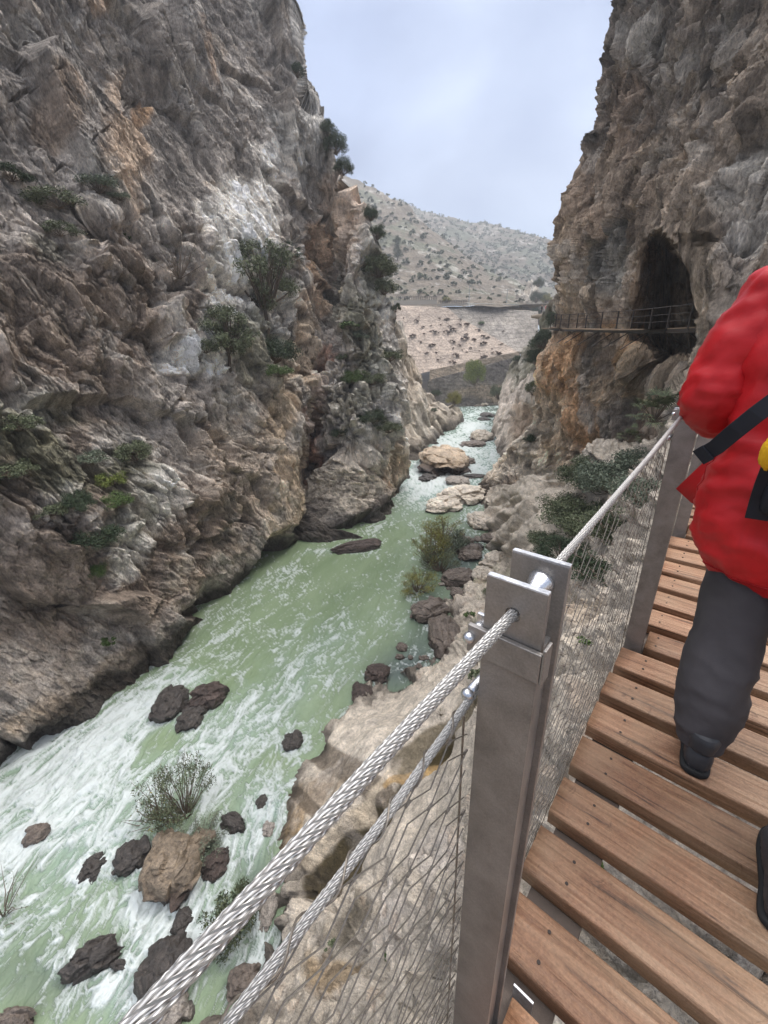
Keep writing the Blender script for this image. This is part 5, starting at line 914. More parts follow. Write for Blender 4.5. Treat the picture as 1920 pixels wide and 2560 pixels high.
# in and beside the river
G = 'shrubs standing in the flooded river margin'
place(None, 1108, 1352, 130, 'wispy', L_yel, 'yellow-green tree leaning over the water below the pale slab', .8, 1, 'small_tree', 'tree')
place(None, 1078, 1410, 120, 'wispy', L_yel, 'thin olive bush in the water under the yellow-green tree', 1.3, 2, group=G)
place(None, 1140, 1378, 90, 'round', L_grey, 'blue-green bush between the yellow-green tree and the little pool', 1.2, 1, group=G)
place(None, 1100, 1430, 130, 'wispy', L_olive, 'brownish bush in the water left of the little pool', .95, 3, group=G)
place(None, 1046, 1482, 120, 'wispy', L_yel, 'lowest yellowish bush standing in the green water', .85, 4, group=G)
place(None, 1040, 1545, 44, 'bare', L_olive, 'sparse drowned twigs above the pointed brown boulder', 1.3, 5, group=G)
place(None, 400, 2055, 190, 'bare', L_yel, 'bare branched shrub in the white rapids', 1.0, 6, group=G)
place(None, 462, 2040, 190, 'wispy', L_olive, 'tall thin brown-leaved shrub in the rapids', 1.5, 7, group=G)
place(None, 500, 2125, 160, 'wispy', L_grey, 'grey-green oleander above the large tan-topped boulder', .8, 8, group=G)
place(None, 590, 2330, 170, 'round', L_olive, 'dark green bush seen beside the thick cable', 1.6, 9, group=G)
place(None, 5, 2290, 190, 'bare', L_olive, 'twiggy shrub cut by the left edge in white water', 1.2, 10, group=G)
place(None, 690, 2065, 40, 'bare', L_olive, 'few bare stems in the foaming pocket', 1.2, 11, group=G)
# right bank
G = 'shrubs on the right bank below the boardwalk'
for (x, y, w_, kd, lm, hk, sd_, lb) in [(1465, 1215, 130, 'dense', L_olive, .8, 1, 'dense olive shrub at the top of the bank below the white ledge'), (1415, 1290, 120, 'dense', L_olive, .8, 2, 'olive shrub spreading over the smooth bank rock'), (1520, 1230, 150, 'dense', L_grey, .8, 3, 'grey-green shrub behind the upper cable'), (1455, 1330, 170, 'dense', L_olive, .75, 4, 'broad olive shrub crossed by the handrail cable'), (1400, 1400, 120, 'dense', L_dark, .7, 5, 'dark shrub right behind the head of the nearest post'), (1530, 1350, 170, 'dense', L_olive, .7, 6, 'olive shrub behind the net near the second post'), (1600, 1260, 150, 'dense', L_grey, .7, 7, 'grey-green shrub left of the second post'), (1460, 1440, 130, 'round', L_dark, .6, 8, 'low dark shrub behind the lacing of the net'), (1590, 1180, 110, 'round', L_grey, .8, 9, 'pale oleander above the white ledge'), (1400, 1480, 80, 'round', L_olive, .6, 10, 'small shrub between the sandy rocks behind the net'), (1365, 1375, 90, 'round', L_olive, .7, 14, 'rounded shrub beside the post head')]:
    place(CLE, x, y, w_*1.35, kd, lm, lb, hk, sd_, group=G)
for (x, y, w_, kd, lm, hk, sd_, lb) in [(1232, 1490, 55, 'round', L_olive, .5, 1, 'low green patch of shrub right of the tan block'), (1205, 1640, 70, 'small', L_grey, .7, 2, 'grey-leaved shrub left of the post under the thick cable'), (1195, 1700, 60, 'small', L_olive, .7, 3, 'small shrub by the eye bolt of the nearest post'), (1180, 1545, 44, 'small', L_green, .6, 4, 'little green shrub above the large rounded boulder'), (1130, 2230, 30, 'small', L_green, .8, 5, 'small green tuft behind the foreground net'), (985, 2390, 46, 'small', L_green, .6, 6, 'green tuft on the pale rock under the lower cable'), (1460, 1610, 46, 'small', L_green, .6, 7, 'green tuft behind the net beside the deck'), (1100, 1790, 46, 'bare', L_yel, .6, 8, 'dry twigs above the dark wet groove'), (830, 2370, 40, 'small', L_olive, .5, 9, 'mossy tuft below the end of the wet groove'), (1590, 1860, 40, 'small', L_green, .5, 10, 'grass seen through a gap of the planks'), (1500, 2160, 44, 'small', L_green, .5, 11, 'grass seen through a nearer gap of the planks'), (1350, 1000, 1, 'small', L_green, .5, 12, '')]:
    if lb: place(CLE, x, y, w_, kd, lm, lb, hk, sd_, group='small tufts on the near bank')
P_ = nearest(CLE, 1640, 1120); frond_palm(at_y(1632, 1065, P_[1]*1.02), sz_at(P_, 85), 'fan palm growing by the cave wall above the upper cable', 30, 3)
P_ = nearest(CLE, 1570, 1112); frond_palm(P_+np.array([0, 0, .1]), sz_at(P_, 42), 'small palm tuft at the back of the white ledge', 18, 4)
G = 'bushes on the rock below the far walkway'
for (x, y, w_, kd, lm, hk, sd_, lb) in [(1390, 815, 60, 'dense', L_dark, 1.2, 1, 'dark ivy-like bush hanging at the left end of the far walkway'), (1362, 870, 90, 'dense', L_dark, 1.1, 2, 'large dark bush under the left end of the far walkway'), (1345, 910, 80, 'dense', L_dark, 1.0, 3, 'dark bush on the crest of the far buttress'), (1300, 905, 50, 'round', L_dark, .8, 4, 'small bush at the left of the buttress crest'), (1330, 985, 56, 'round', L_olive, 1.2, 5, 'olive bush halfway down the far buttress'), (1325, 1105, 40, 'dense', L_dark, 1.0, 6, 'round dark bush on the lower buttress slope'), (1357, 1035, 32, 'round', L_dark, .8, 7, 'small dark bush beside the tan rock face'), (1415, 1190, 55, 'dense', L_dark, 1.0, 8, 'dark bush at the foot of the tan rock face')]:
    place(np.concatenate([CLR, qd]), x, y, w_, kd, lm, lb, hk, sd_, group=G)
# far bank and gorge exit
place(qc, 1137, 1012, 46, 'dense', L_yel, 'olive-brown bush on the far left bank by the upper river', 1.3, 1, group='bushes at the gorge exit')
place(qc, 1090, 985, 36, 'dense', L_dark, 'dark bush on the far left bank behind the olive-brown one', 1.0, 2, group='bushes at the gorge exit')
place(qc, 1085, 1030, 20, 'round', L_grey, 'grey bush low on the white rock of the far bank', 1.3, 4, group='bushes at the gorge exit')
P_ = at_y(1185, 958, 140); plant('dense', P_, (sz_at(P_, 32), sz_at(P_, 32), sz_at(P_, 62)), 'round green tree standing in front of the concrete retaining wall', L_bright, 'round_tree', 'tree', seed=3)
P_ = at_y(1246, 996, 138); plant('dense', P_, (sz_at(P_, 28), sz_at(P_, 28), sz_at(P_, 34)), 'dark bush at the river bend under the masonry wall', L_olive, group='bushes at the gorge exit', seed=4)
# left cliff
G = 'shrubs rooted in the left cliff'
TOC = np.array([0.25, -0.1, 0])
place(CLL, 672, 850, 200, 'tree', L_olive, 'tall grey-green tree on the ledge of the left cliff', 1.1, 21, 'cliff_tree', 'tree', 'trees on the left cliff', out=.4)
place(CLL, 580, 940, 175, 'tree', L_olive, 'shorter spreading tree left of the tall one on the left cliff', .95, 22, 'cliff_tree', 'tree', 'trees on the left cliff', out=.3)
P_ = nearest(CLL, 708, 668); frond_palm(P_+np.array([.5, -.3, .3]), sz_at(P_, 46), 'fan palm on the left cliff right of the tall tree', 34, 7, L_dark)
for i, (x, y, w_, kd, lm, hk, lb) in enumerate([(690, 905, 100, 'dense', L_dark, .9, 'dark bush below the tall tree on the left cliff'), (640, 890, 70, 'round', L_dark, .9, 'dark bush at the foot of the tall cliff tree'), (705, 745, 70, 'round', L_olive, 1.1, 'bush hanging under the palm on the left cliff'), (515, 880, 60, 'round', L_olive, .8, 'bush left of the shorter cliff tree'), (700, 940, 60, 'round', L_green, .8, 'greener bush lowest under the cliff trees'), (450, 690, 110, 'bare', L_grey, .9, 'leafless grey shrub in the middle of the left cliff'),
   (282, 1209, 62, 'round', L_bright, .9, 'bright yellow-green shrub on the left cliff'), (196, 1270, 80, 'dense', L_dark, .9, 'dark shrub below left of the yellow-green one'), (239, 1360, 110, 'dense', L_dark, .8, 'large blue-green shrub lowest in the left thicket'), (340, 1150, 90, 'round', L_olive, .8, 'olive shrub above right of the yellow-green one'), (230, 1160, 70, 'round', L_grey, .6, 'grey shrub above the yellow-green one'), (55, 1070, 100, 'round', L_olive, .6, 'olive scrub at the left edge of the cliff'), (30, 1190, 90, 'round', L_olive, .7, 'lower olive scrub at the left edge of the cliff'), (255, 1435, 50, 'round', L_green, 1.1, 'green shrub in the gully under the thicket'), (268, 1610, 36, 'small', L_green, .8, 'small green tuft on the lower left cliff'), (250, 480, 90, 'round', L_grey, .6, 'grey shrub under the orange patch of the left cliff'), (300, 500, 50, 'round', L_grey, .6, 'small grey shrub right under the orange patch'), (150, 520, 110, 'round', L_olive, .6, 'dark scrub in the upper left of the cliff'), (150, 590, 80, 'round', L_olive, .6, 'scrub below the upper left scrub'), (320, 600, 40, 'small', L_green, .6, 'small green tuft on the grey wall'), (30, 450, 90, 'round', L_dark, .5, 'dark scrub at the upper left edge'), (290, 1270, 70, 'round', L_green, .8, 'green shrub right under the yellow-green one'), (130, 1290, 70, 'round', L_olive, .7, 'olive shrub left of the dark thicket'),
   (945, 690, 80, 'dense', L_olive, 1.0, 'olive shrub high on the left buttress near its edge'), (960, 735, 60, 'round', L_olive, 1.0, 'olive shrub just under the highest edge shrub of the buttress'), (888, 955, 60, 'dense', L_green, .8, 'green shrub in the middle of the left buttress'), (930, 960, 60, 'round', L_olive, .8, 'olive shrub right of the green one on the buttress'), (930, 1055, 60, 'dense', L_dark, .9, 'dark shrub on the lower left buttress'), (975, 1080, 60, 'round', L_olive, .9, 'olive shrub at the lower edge of the buttress'), (870, 900, 46, 'round', L_olive, .7, 'small scrub left of the middle buttress shrub'), (975, 900, 60, 'round', L_olive, .8, 'scrub near the edge of the buttress'), (850, 1090, 40, 'round', L_dark, .8, 'dark shrub beside the red earth cleft'), (900, 850, 50, 'round', L_grey, .7, 'grey scrub under the cleft on the buttress'), (870, 820, 44, 'small', L_green, .6, 'small green scrub at the rubble under the cave'),
   (742, 190, 34, 'dense', L_dark, 1.4, 'dark shrub on the pale rock of the high skyline'), (843, 335, 40, 'dense', L_dark, 1.3, 'uppermost skyline bush of the left cliff'), (866, 375, 52, 'dense', L_dark, 1.3, 'middle skyline bush of the left cliff'), (888, 425, 50, 'dense', L_dark, 1.1, 'lowest skyline bush of the left cliff'), (938, 545, 34, 'dense', L_dark, 1.5, 'dark bush on the edge above the near hill'), (955, 590, 40, 'dense', L_dark, 1.2, 'dark bush on the edge beside the near hill'), (1010, 765, 24, 'round', L_dark, 1.3, 'small dark bush on the lower edge of the buttress')]):
    place(CLL, x, y, w_*1.3, kd, lm, lb, hk, 30+i % 6, group=G, out=.2)
# hillside scrub: individuals on the near hill
rh = random.Random(5); hx, hy = proj(qh); ok = np.where((hx > 925) & (hx < 1440) & (hy < 760) & (hy > 440))[0]; okw = []
cnt = 0; used = []
spots = [(990, 610, 15), (1015, 660, 13), (1055, 700, 16), (1050, 665, 11), (1098, 640, 14), (1120, 700, 16), (1100, 680, 13), (1150, 700, 14), (1175, 715, 15), (1060, 600, 15), (1030, 590, 13), (1080, 640, 12), (1120, 670, 12), (1015, 735, 10), (1050, 735, 14), (1100, 735, 12), (1135, 715, 12)]
for k in range(3000):
    if cnt >= 215: break
    if k < len(spots): x, y, rpx = spots[k]
    else: x, y = rh.uniform(900, 1440), rh.uniform(450, 758); rpx = rh.uniform(4.5, 10.5)
    d2 = (hx-x)**2+(hy-y)**2; j = int(np.argmin(d2)); 
    if k >= len(spots) and vnoise(np.array([[x*.022, y*.03, 2.]], np.float32), 3)[0] < rh.uniform(-.75, .35): continue
    if d2[j] > 16 or any((x-a)**2+(y-b)**2 < ((c_+rpx)*0.75)**2 for a, b, c_ in used): continue
    used.append((x, y, rpx)); P_ = qh[j]; s_ = sz_at(P_, rpx); cnt += 1
    plant('small', P_, (s_, s_, s_*rh.uniform(.8, 1.2)), f'{"large" if rpx > 9 else "small" if rpx < 6.5 else "mid-sized"} scrub bush on the {"upper" if y < 590 else "middle" if y < 690 else "lower"} near hillside, {"left part by the cliff edge" if x < 1040 else "central part" if x < 1150 else "right part"}', [L_hill, L_hill, L_olive, L_hill][k % 4], 'hill_bush', 'bush', f'{"large" if rpx > 9 else "small" if rpx < 6.5 else "mid-sized"} scrub, near hillside {"upper" if y < 590 else "middle" if y < 690 else "lower"} {"left" if x < 1040 else "centre" if x < 1150 else "right"}', k % 4, parts=False)
P_ = nearest(qh, 993, 650); s_ = sz_at(P_, 20); plant('pine', P_, (s_*1.3, s_*1.3, s_*1.5), 'single pine on the bare slope of the near hill', L_dark, 'pine_tree', 'tree', seed=2)
P_ = nearest(qh, 1116, 756); s_ = sz_at(P_, 13); plant('dense', P_, (s_, s_, s_), 'yellowish bush behind the embankment fence', L_yel, group='bushes along the embankment top', seed=5)
for x, y, r_, lm, lb in [(1365, 740, 16, L_yel, 'yellow-green tree right of the pale rock outcrop'), (1340, 735, 20, L_hill, 'dark green tree left of the yellow-green one by the outcrop'), (1335, 770, 18, L_dark, 'dark round bush beside the path to the walkway'), (1345, 700, 16, L_hill, 'green tree above the yellow-green one on the hill')]:
    P_ = at_y(x, y+r_, 232); s_ = sz_at(P_, r_); plant('dense', P_, (s_, s_, s_*1.2), lb, lm, 'bush', 'bush', 'bushes past the embankment', seed=6)
# far hill: reads as one mass of scrub
r_ = np.random.default_rng(9); fx, fy = proj(qf); ok = np.where((fx > 1000) & (fx < 1450) & (fy > 500) & (fy < 790))[0]; pick = r_.choice(ok, 1500); VV = []; 
for j in pick:
    s_ = sz_at(qf[j], r_.uniform(2.5, 5.5)); n = 22; c = qf[j]+r_.normal(size=(n, 3))*s_*np.array([.5, .5, .35])+np.array([0, 0, s_*.3]); a = r_.normal(size=(n, 3)); a /= np.linalg.norm(a, axis=1, keepdims=True); b_ = np.cross(a, r_.normal(size=(n, 3))); b_ /= np.linalg.norm(b_, axis=1, keepdims=True)
    a *= s_*.4; b_ *= s_*.3; VV.append(np.stack([c-a, c-b_, c+a, c+b_], 1).reshape(-1, 3))
VV = np.concatenate(VV); tag(link('far_scrub', raw_mesh('far_scrub', VV, np.arange(len(VV)).reshape(-1, 4), smooth=False), L_hill), 'grey-green scrub covering the distant hill under the cloud', 'scrub', kind='stuff')
# reddish heath cushions on the embankment slope
HB = [(363, 1205, 46, 26), (388, 1108, 32, 20), (470, 1098, 38, 18), (435, 1153, 24, 16), (505, 1180, 48, 18), (440, 1195, 30, 12), (490, 1143, 16, 10), (545, 1093, 18, 12), (560, 1137, 16, 12), (600, 1093, 40, 10), (600, 1183, 42, 22), (590, 1130, 36, 16), (640, 1163, 42, 22), (685, 1133, 30, 18), (735, 1128, 54, 26), (720, 1225, 60, 26), (640, 1248, 36, 18), (420, 1257, 26, 14), (495, 1270, 50, 18), (405, 1078, 14, 8), (540, 1190, 16, 8), (645, 1298, 14, 12), (685, 1278, 20, 16), (705, 1310, 14, 10), (765, 1295, 22, 14), (760, 1250, 24, 14), (790, 1235, 40, 24), (850, 1258, 50, 24), (815, 1170, 34, 14), (850, 1210, 44, 18), (880, 1222, 30, 14), (828, 1288, 20, 14), (825, 1315, 16, 8), (737, 1325, 16, 10), (658, 1343, 46, 26), (525, 1328, 24, 14), (458, 1328, 28, 14), (640, 1390, 44, 20), (535, 1375, 28, 12), (855, 1350, 50, 16), (940, 1325, 62, 22), (912, 1303, 18, 8), (980, 1268, 22, 12), (955, 1273, 10, 6), (560, 1362, 10, 6), (412, 1323, 10, 6), (690, 1098, 20, 10), (770, 1150, 26, 14), (730, 1200, 30, 14), (620, 1145, 26, 12), (660, 1180, 18, 10), (990, 1180, 16, 10), (1050, 1150, 18, 20), (300, 1090, 14, 14)]
for i, (x, y, w_, h_) in enumerate(HB):
    X, Y = 900+x/2.765, 400+y/2.765; P_ = nearest(qb if X > 1240 and Y < 850 else qa, X, Y+h_/5.5); s_ = sz_at(P_, w_/5.53)*1.45
    plant('small', P_-np.array([0, 0, s_*.15]), (s_, s_*1.4, s_*h_/w_*1.3), f'{"wide" if w_ > 34 else "tiny" if w_ < 18 else "middling"} reddish-brown shrub on the pale embankment, {"top" if y < 1160 else "middle" if y < 1265 else "bottom"} {"left" if x < 560 else "centre" if x < 720 else "right"} of the slope', L_brown, 'heath_shrub', 'shrub', f'{"wide" if w_ > 34 else "tiny" if w_ < 18 else "middling"} shrubs, embankment {"top" if y < 1160 else "middle" if y < 1265 else "bottom"} {"left" if x < 560 else "centre" if x < 720 else "right"}', i % 3, rotz=0, parts=False)
P_ = nearest(qb, 1204, 812); s_ = sz_at(P_, 9); plant('dense', P_, s_, 'single round green bush on the embankment slope', L_green, seed=7)
# fences and lamps on the embankment
M_rail = mat('dark_timber', 0.8, 0.2, 0, (0.06, 0.05, 0.045))[0]; M_rail2 = mat('galvanised', 0.5, 0.4, 0.5, (0.25, 0.27, 0.26))[0]; M_conc = mat('parapet', 0.9, 0.2, 0, (0.30, 0.27, 0.23))[0]
def fence(p0, p1, y, hpx, n, m, label):
    A_, B_ = at_y(*p0, y), at_y(*p1, y); h = sz_at(A_, hpx); r = empty('fence', A_, label, 'fence', 'railings along the embankment top'); d = B_-A_
    for i in range(n+1):
        mb = MB(); q = d*i/n; mb.box(q+np.array([0, 0, h/2]), (0.09, 0, 0), (0, 0.09, 0), (0, 0, h/2)); mb.build('post', m, r)
    for k in (0.55, 1.0):
        mb = MB(); mb.tube([np.array([0, 0, h*k]), d+np.array([0, 0, h*k])], 0.08, 6); mb.build('rail', m, r)
    return r
fence((992, 749), (1092, 750), 186, 8, 22, M_rail, 'dark railing on the left of the embankment top'); fence((1097, 758), (1167, 759), 186, 7, 16, M_rail, 'shorter dark railing in the middle of the embankment top'); fence((1168, 765), (1296, 768), 184, 6, 30, M_rail2, 'pale green railing on the right of the embankment top')
for (x0, x1, yt, yb, lb) in [(985, 1092, 749, 764, 'low stone parapet under the left dark railing'), (1092, 1170, 758, 766, 'low parapet under the middle dark railing')]:
    a, b_ = at_y(x0, yb, 186.5), at_y(x1, yt, 186.5); mb = MB(); o_ = np.array([a[0], 186.5, a[2]]); mb.box(((b_[0]-a[0])/2, 0, (b_[2]-a[2])/2), ((b_[0]-a[0])/2, 0, 0), (0, .4, 0), (0, 0, (b_[2]-a[2])/2)); tag(mb.build('parapet', M_conc, None, loc=o_), lb, 'wall')
for (x, yb, yt, lb) in [(1172, 757, 719, 'left lamp pole standing behind the embankment'), (1266, 762, 728, 'right lamp pole standing behind the embankment')]:
    a = at_y(x, yb, 188); h = sz_at(a, yb-yt); r = empty('lamp_pole', a, lb, 'lamp'); mb = MB(); mb.tube([(0, 0, -.3), (0, 0, h)], [.16, .09], 8); mb.build('pole', M_rail2, r); mb = MB(); mb.box((.35, 0, h+.02), (.5, 0, 0), (0, .15, 0), (0, 0, .08)); mb.build('lamp_head', M_rail2, r)
# ------------------------------------------------------------------ the far walkway through the cave mouth
WP = [(1376, 817, 42), (1388, 819, 41.2), (1400, 820, 40), (1420, 820.5, 38.6), (1441, 820.5, 37), (1463, 820.5, 35.4), (1501, 821, 32.6), (1540, 822, 30.2), (1577, 822, 28.2), (1623, 822, 25.8), (1667, 820.5, 24.2), (1721, 818, 22.6), (1790, 815, 21)]
wp = [at_y(*p) for p in WP]; far = empty('far_walkway', wp[0], 'far plank walkway on brackets running into the dark cave mouth', 'walkway'); fo = np.array(far.location)
M_fw = mat('far_deck', 0.8, 0.2, 0, (0.26, 0.19, 0.13))[0]; M_fs = mat('far_steel', 0.5, 0.4, 0.4, (0.07, 0.058, 0.05))[0]
mbd, mbf = MB(), MB()
for i in range(len(wp)-1):
    a, b_ = wp[i], wp[i+1]; d = b_-a; nrm2 = np.cross(d, WU); nrm2 /= np.linalg.norm(nrm2); nrm2 = -nrm2 if nrm2[1] < 0 else nrm2; nrm2[2] = 0
    for mb, h0, h1, wd in ((mbd, -0.05, 0, 1.25),):
        V = [a, a+nrm2*wd, b_+nrm2*wd, b_]; V = [v+WU*h1 for v in V]+[v+WU*h0 for v in V]; mb.add(np.array(V)-fo, [(0, 1, 2, 3), (7, 6, 5, 4), (0, 3, 7, 4), (1, 5, 6, 2)])
    V = [a+nrm2*.02, a+nrm2*.12, b_+nrm2*.12, b_+nrm2*.02]; V = [v-WU*.055 for v in V]+[v-WU*.26 for v in V]; mbf.add(np.array(V)-fo, [(0, 1, 2, 3), (7, 6, 5, 4), (0, 3, 7, 4), (1, 5, 6, 2)])
    if i >= 3:
        mb = MB(); mb.tube([a-fo+nrm2*.05-WU*.2, a-fo+nrm2*1.5-WU*1.1], 0.035, 5); mb.build('brace', M_fs, far)
        mb = MB(); mb.tube([a-fo-WU*.1, a-fo-WU*1.1+nrm2*.35], 0.018, 5); mb.build('hanger', M_fs, far)
mbd.build('deck', M_fw, far); mbf.build('frame', M_fs, far)
L_ = np.r_[0, np.cumsum([np.linalg.norm(wp[i+1]-wp[i]) for i in range(len(wp)-1)])]
for i, a in enumerate(wp[:-1]):
    mb = MB(); mb.box(a-fo+WU*.5, (.035, 0, 0), (0, .035, 0), (0, 0, .62)); mb.build('post', M_fs, far)
for k in (0.35, 0.7, 1.08):
    mb = MB(); mb.tube([p-fo+WU*k for p in wp], 0.016 if k < 1 else .022, 5); mb.build('rail', M_fs, far)
# ------------------------------------------------------------------ people
def loft(rings, nseg=44, sub=6, p=2.3, fold=0.0, seed=0, sc=9.0, capr=0.3):
    c = np.array([r[0] for r in rings], float); a = np.array([r[1] for r in rings], float); b_ = np.array([r[2] for r in rings], float); n = len(rings); T_ = np.linspace(0, n-1, (n-1)*sub+1)
    def cat(x):
        o = []
        for t_ in T_:
            i = min(int(t_), n-2); f = t_-i; p0, p1, p2, p3 = x[max(i-1, 0)], x[i], x[i+1], x[min(i+2, n-1)]
            o.append(0.5*((2*p1)+(-p0+p2)*f+(2*p0-5*p1+4*p2-p3)*f*f+(-p0+3*p1-3*p2+p3)*f**3))
        return np.array(o)
    c, a, b_ = cat(c), cat(a), cat(b_); th = 2*np.pi*np.arange(nseg)/nseg; cx = np.sign(np.cos(th))*np.abs(np.cos(th))**(2/p); sy = np.sign(np.sin(th))*np.abs(np.sin(th))**(2/p)
    V = c[:, None]+cx[None, :, None]*a[:, None]+sy[None, :, None]*b_[:, None]; m = len(c)
    Nn = V-c[:, None]; Nn /= np.linalg.norm(Nn, axis=2, keepdims=True)+1e-9
    if fold:
        q = V.reshape(-1, 3); d = fold*(0.9*fbm(q*sc*0.5, 3, seed, .5)+0.75*fbm(stretch(q, (0.3, 0.2, 0.35), .6)*sc*2.1, 3, seed+3, .45, True)-0.1); V = V+Nn*d.reshape(m, nseg)[..., None]
    F_ = []; 
    for i in range(m-1):
        for k in range(nseg): F_.append((i*nseg+k, i*nseg+(k+1) % nseg, (i+1)*nseg+(k+1) % nseg, (i+1)*nseg+k))
    V = V.reshape(-1, 3); V = np.r_[V, [c[0]], [c[-1]]]; o0, o1 = len(V)-2, len(V)-1
    F_ += [(o0, (k+1) % nseg, k) for k in range(nseg)]+[(o1, (m-1)*nseg+k, (m-1)*nseg+(k+1) % nseg) for k in range(nseg)]
    return V, F_
def ring(s, l, h, rl, rs, tilt=None): return (W_(s, l, h), WN*rl, TH_*rs)
def ringdir(c, d, r, r2=None):
    d = np.array(d, float); d /= np.linalg.norm(d); a = np.cross(d, WU if abs(d[2]) < .9 else TH_); a /= np.linalg.norm(a); b_ = np.cross(d, a); return (np.array(c, float), a*r, b_*(r2 or r))
def cloth(name, col, rough, sc=500, sheen=0.0):
    m, t, b = mat(name, rough, 0.3, 0, col); tc = nd(t, 'ShaderNodeTexCoord'); n = noise_node(t, sc, 2, 0.5, tc.outputs['Object']); n2 = noise_node(t, 9, 4, 0.6, tc.outputs['Object'], 1.0)
    r = ramp(t, n2.outputs[0], [(0.3, tuple(x*0.8 for x in col)), (0.7, tuple(min(x*1.15, 1) for x in col))]); t.links.new(r.outputs[0], b.inputs['Base Color']); n3 = noise_node(t, 7, 4, 0.5, tc.outputs['Object'], 0.8); n3.noise_type = 'RIDGED_MULTIFRACTAL'; p = bump(t, b, n3.outputs[0], 0.007, 0.55); bump(t, b, n.outputs[0], 0.0006, 1, p); return m
M_red = cloth('jacket_red', (0.44, 0.011, 0.014), 0.42); M_pants = cloth('trouser_grey', (0.052, 0.047, 0.049), 0.75); M_strap = cloth('strap_black', (0.010, 0.011, 0.016), 0.6, 900); M_boot = cloth('boot_dark', (0.035, 0.036, 0.04), 0.5); M_sole = mat('boot_sole', 0.8, 0.2, 0, (0.02, 0.02, 0.02))[0]
M_skin = mat('skin', 0.5, 0.4, 0, (0.52, 0.30, 0.21))[0]; M_hair = mat('hair', 0.6, 0.3, 0, (0.04, 0.025, 0.015))[0]; M_fur = mat('yellow_fleece', 0.95, 0.1, 0, (0.62, 0.34, 0.02))[0]; M_seam = mat('seam', 0.6, 0.2, 0, (0.30, 0.008, 0.01))[0]
person = empty('person', W_(1.5, 0.2), 'hiker in a red jacket and dark grey trousers walking away along the boardwalk', 'person'); po = np.array(person.location)
def pmesh(name, V, F_, m, parent=person, smooth=True):
    me = bpy.data.meshes.new(name); me.from_pydata([tuple(v) for v in (np.array(V)-po)], [], F_); me.update(); me.polygons.foreach_set('use_smooth', np.full(len(me.polygons), smooth)); o = link(name, me, m, parent); return o
# body: one continuous skinned figure with head, hands and feet
sk_v = []; sk_e = []; sk_r = []
def jv(p, r, par=None):
    sk_v.append(tuple(np.array(p)-po)); sk_r.append(r if isinstance(r, tuple) else (r, r)); i = len(sk_v)-1
    if par is not None: sk_e.append((par, i))
    return i
pel = jv(W_(1.56, .19, .86), .11); wa = jv(W_(1.58, .19, 1.02), (.11, .09), pel); ch = jv(W_(1.60, .19, 1.24), (.13, .10), wa); nb = jv(W_(1.62, .19, 1.42), .07, ch); nk = jv(W_(1.64, .19, 1.49), .05, nb); hd0 = jv(W_(1.66, .19, 1.55), (.062, .07), nk); hd1 = jv(W_(1.665, .19, 1.61), (.075, .088), hd0); hd2 = jv(W_(1.66, .19, 1.67), (.072, .085), hd1); hd3 = jv(W_(1.66, .19, 1.71), (.045, .055), hd2); nose = jv(W_(1.755, .19, 1.585), .012, hd1)
for sgn, sl_, el_, wr_ in ((-1, (1.61, .03, 1.41), (1.56, -.06, 1.12), (1.83, .05, 1.08)), (1, (1.61, .35, 1.41), (1.58, .43, 1.12), (1.84, .32, 1.08))):
    a = jv(W_(*sl_), .055, nb); b_ = jv(W_(*el_), .04, a); c = jv(W_(*wr_), .026, b_); d0 = W_(*wr_); fw = np.array(TH_); lt = WN*(-sgn); pm = jv(d0+fw*.05, (.034, .016), c)
    for j in range(4):
        o = (j-1.5)*.019; ln = (.036, .042, .039, .030)[j]; k1 = jv(d0+fw*.095+lt*o, .0092, pm); k2 = jv(d0+fw*(.095+ln)+lt*o-WU*.008, .0085, k1); jv(d0+fw*(.095+ln*1.5)+lt*o-WU*.026, .0078, k2)
    k1 = jv(d0+fw*.035+lt*.036-WU*.008, .011, c); k2 = jv(d0+fw*.062+lt*.052-WU*.012, .010, k1); jv(d0+fw*.088+lt*.055-WU*.016, .009, k2)
for hip_, kn_, an_, toe_ in (((1.57, .11, .82), (1.50, .115, .46), (1.375, .135, .09), (1.55, .125, .03)), ((1.57, .27, .82), (1.42, .31, .45), (1.12, .345, .12), (1.27, .35, .03))):
    a = jv(W_(*hip_), .08, pel); b_ = jv(W_(*kn_), .055, a); c = jv(W_(*an_), .038, b_); jv(W_(*toe_), .03, c)
bme = bpy.data.meshes.new('body'); bme.from_pydata(sk_v, sk_e, []); body = link('body', bme, M_skin, person); sm = body.modifiers.new('skin', 'SKIN'); sm.use_smooth_shade = True
for i, v in enumerate(bme.skin_vertices[0].data): v.radius = sk_r[i]; v.use_root = (i == 0)
ss_ = body.modifiers.new('subd', 'SUBSURF'); ss_.levels = 1; ss_.render_levels = 2
V, F_ = ICO[4]; hv = V*np.array([.087, .087, .09]); hv = hv[:, 0:1]*WN+hv[:, 1:2]*TH_*1.12+hv[:, 2:3]*WU; hv *= (1+.05*fbm(V*4, 3, 5))[:, None]; pmesh('hair', hv+W_(1.635, .19, 1.655), F_.tolist(), M_hair)
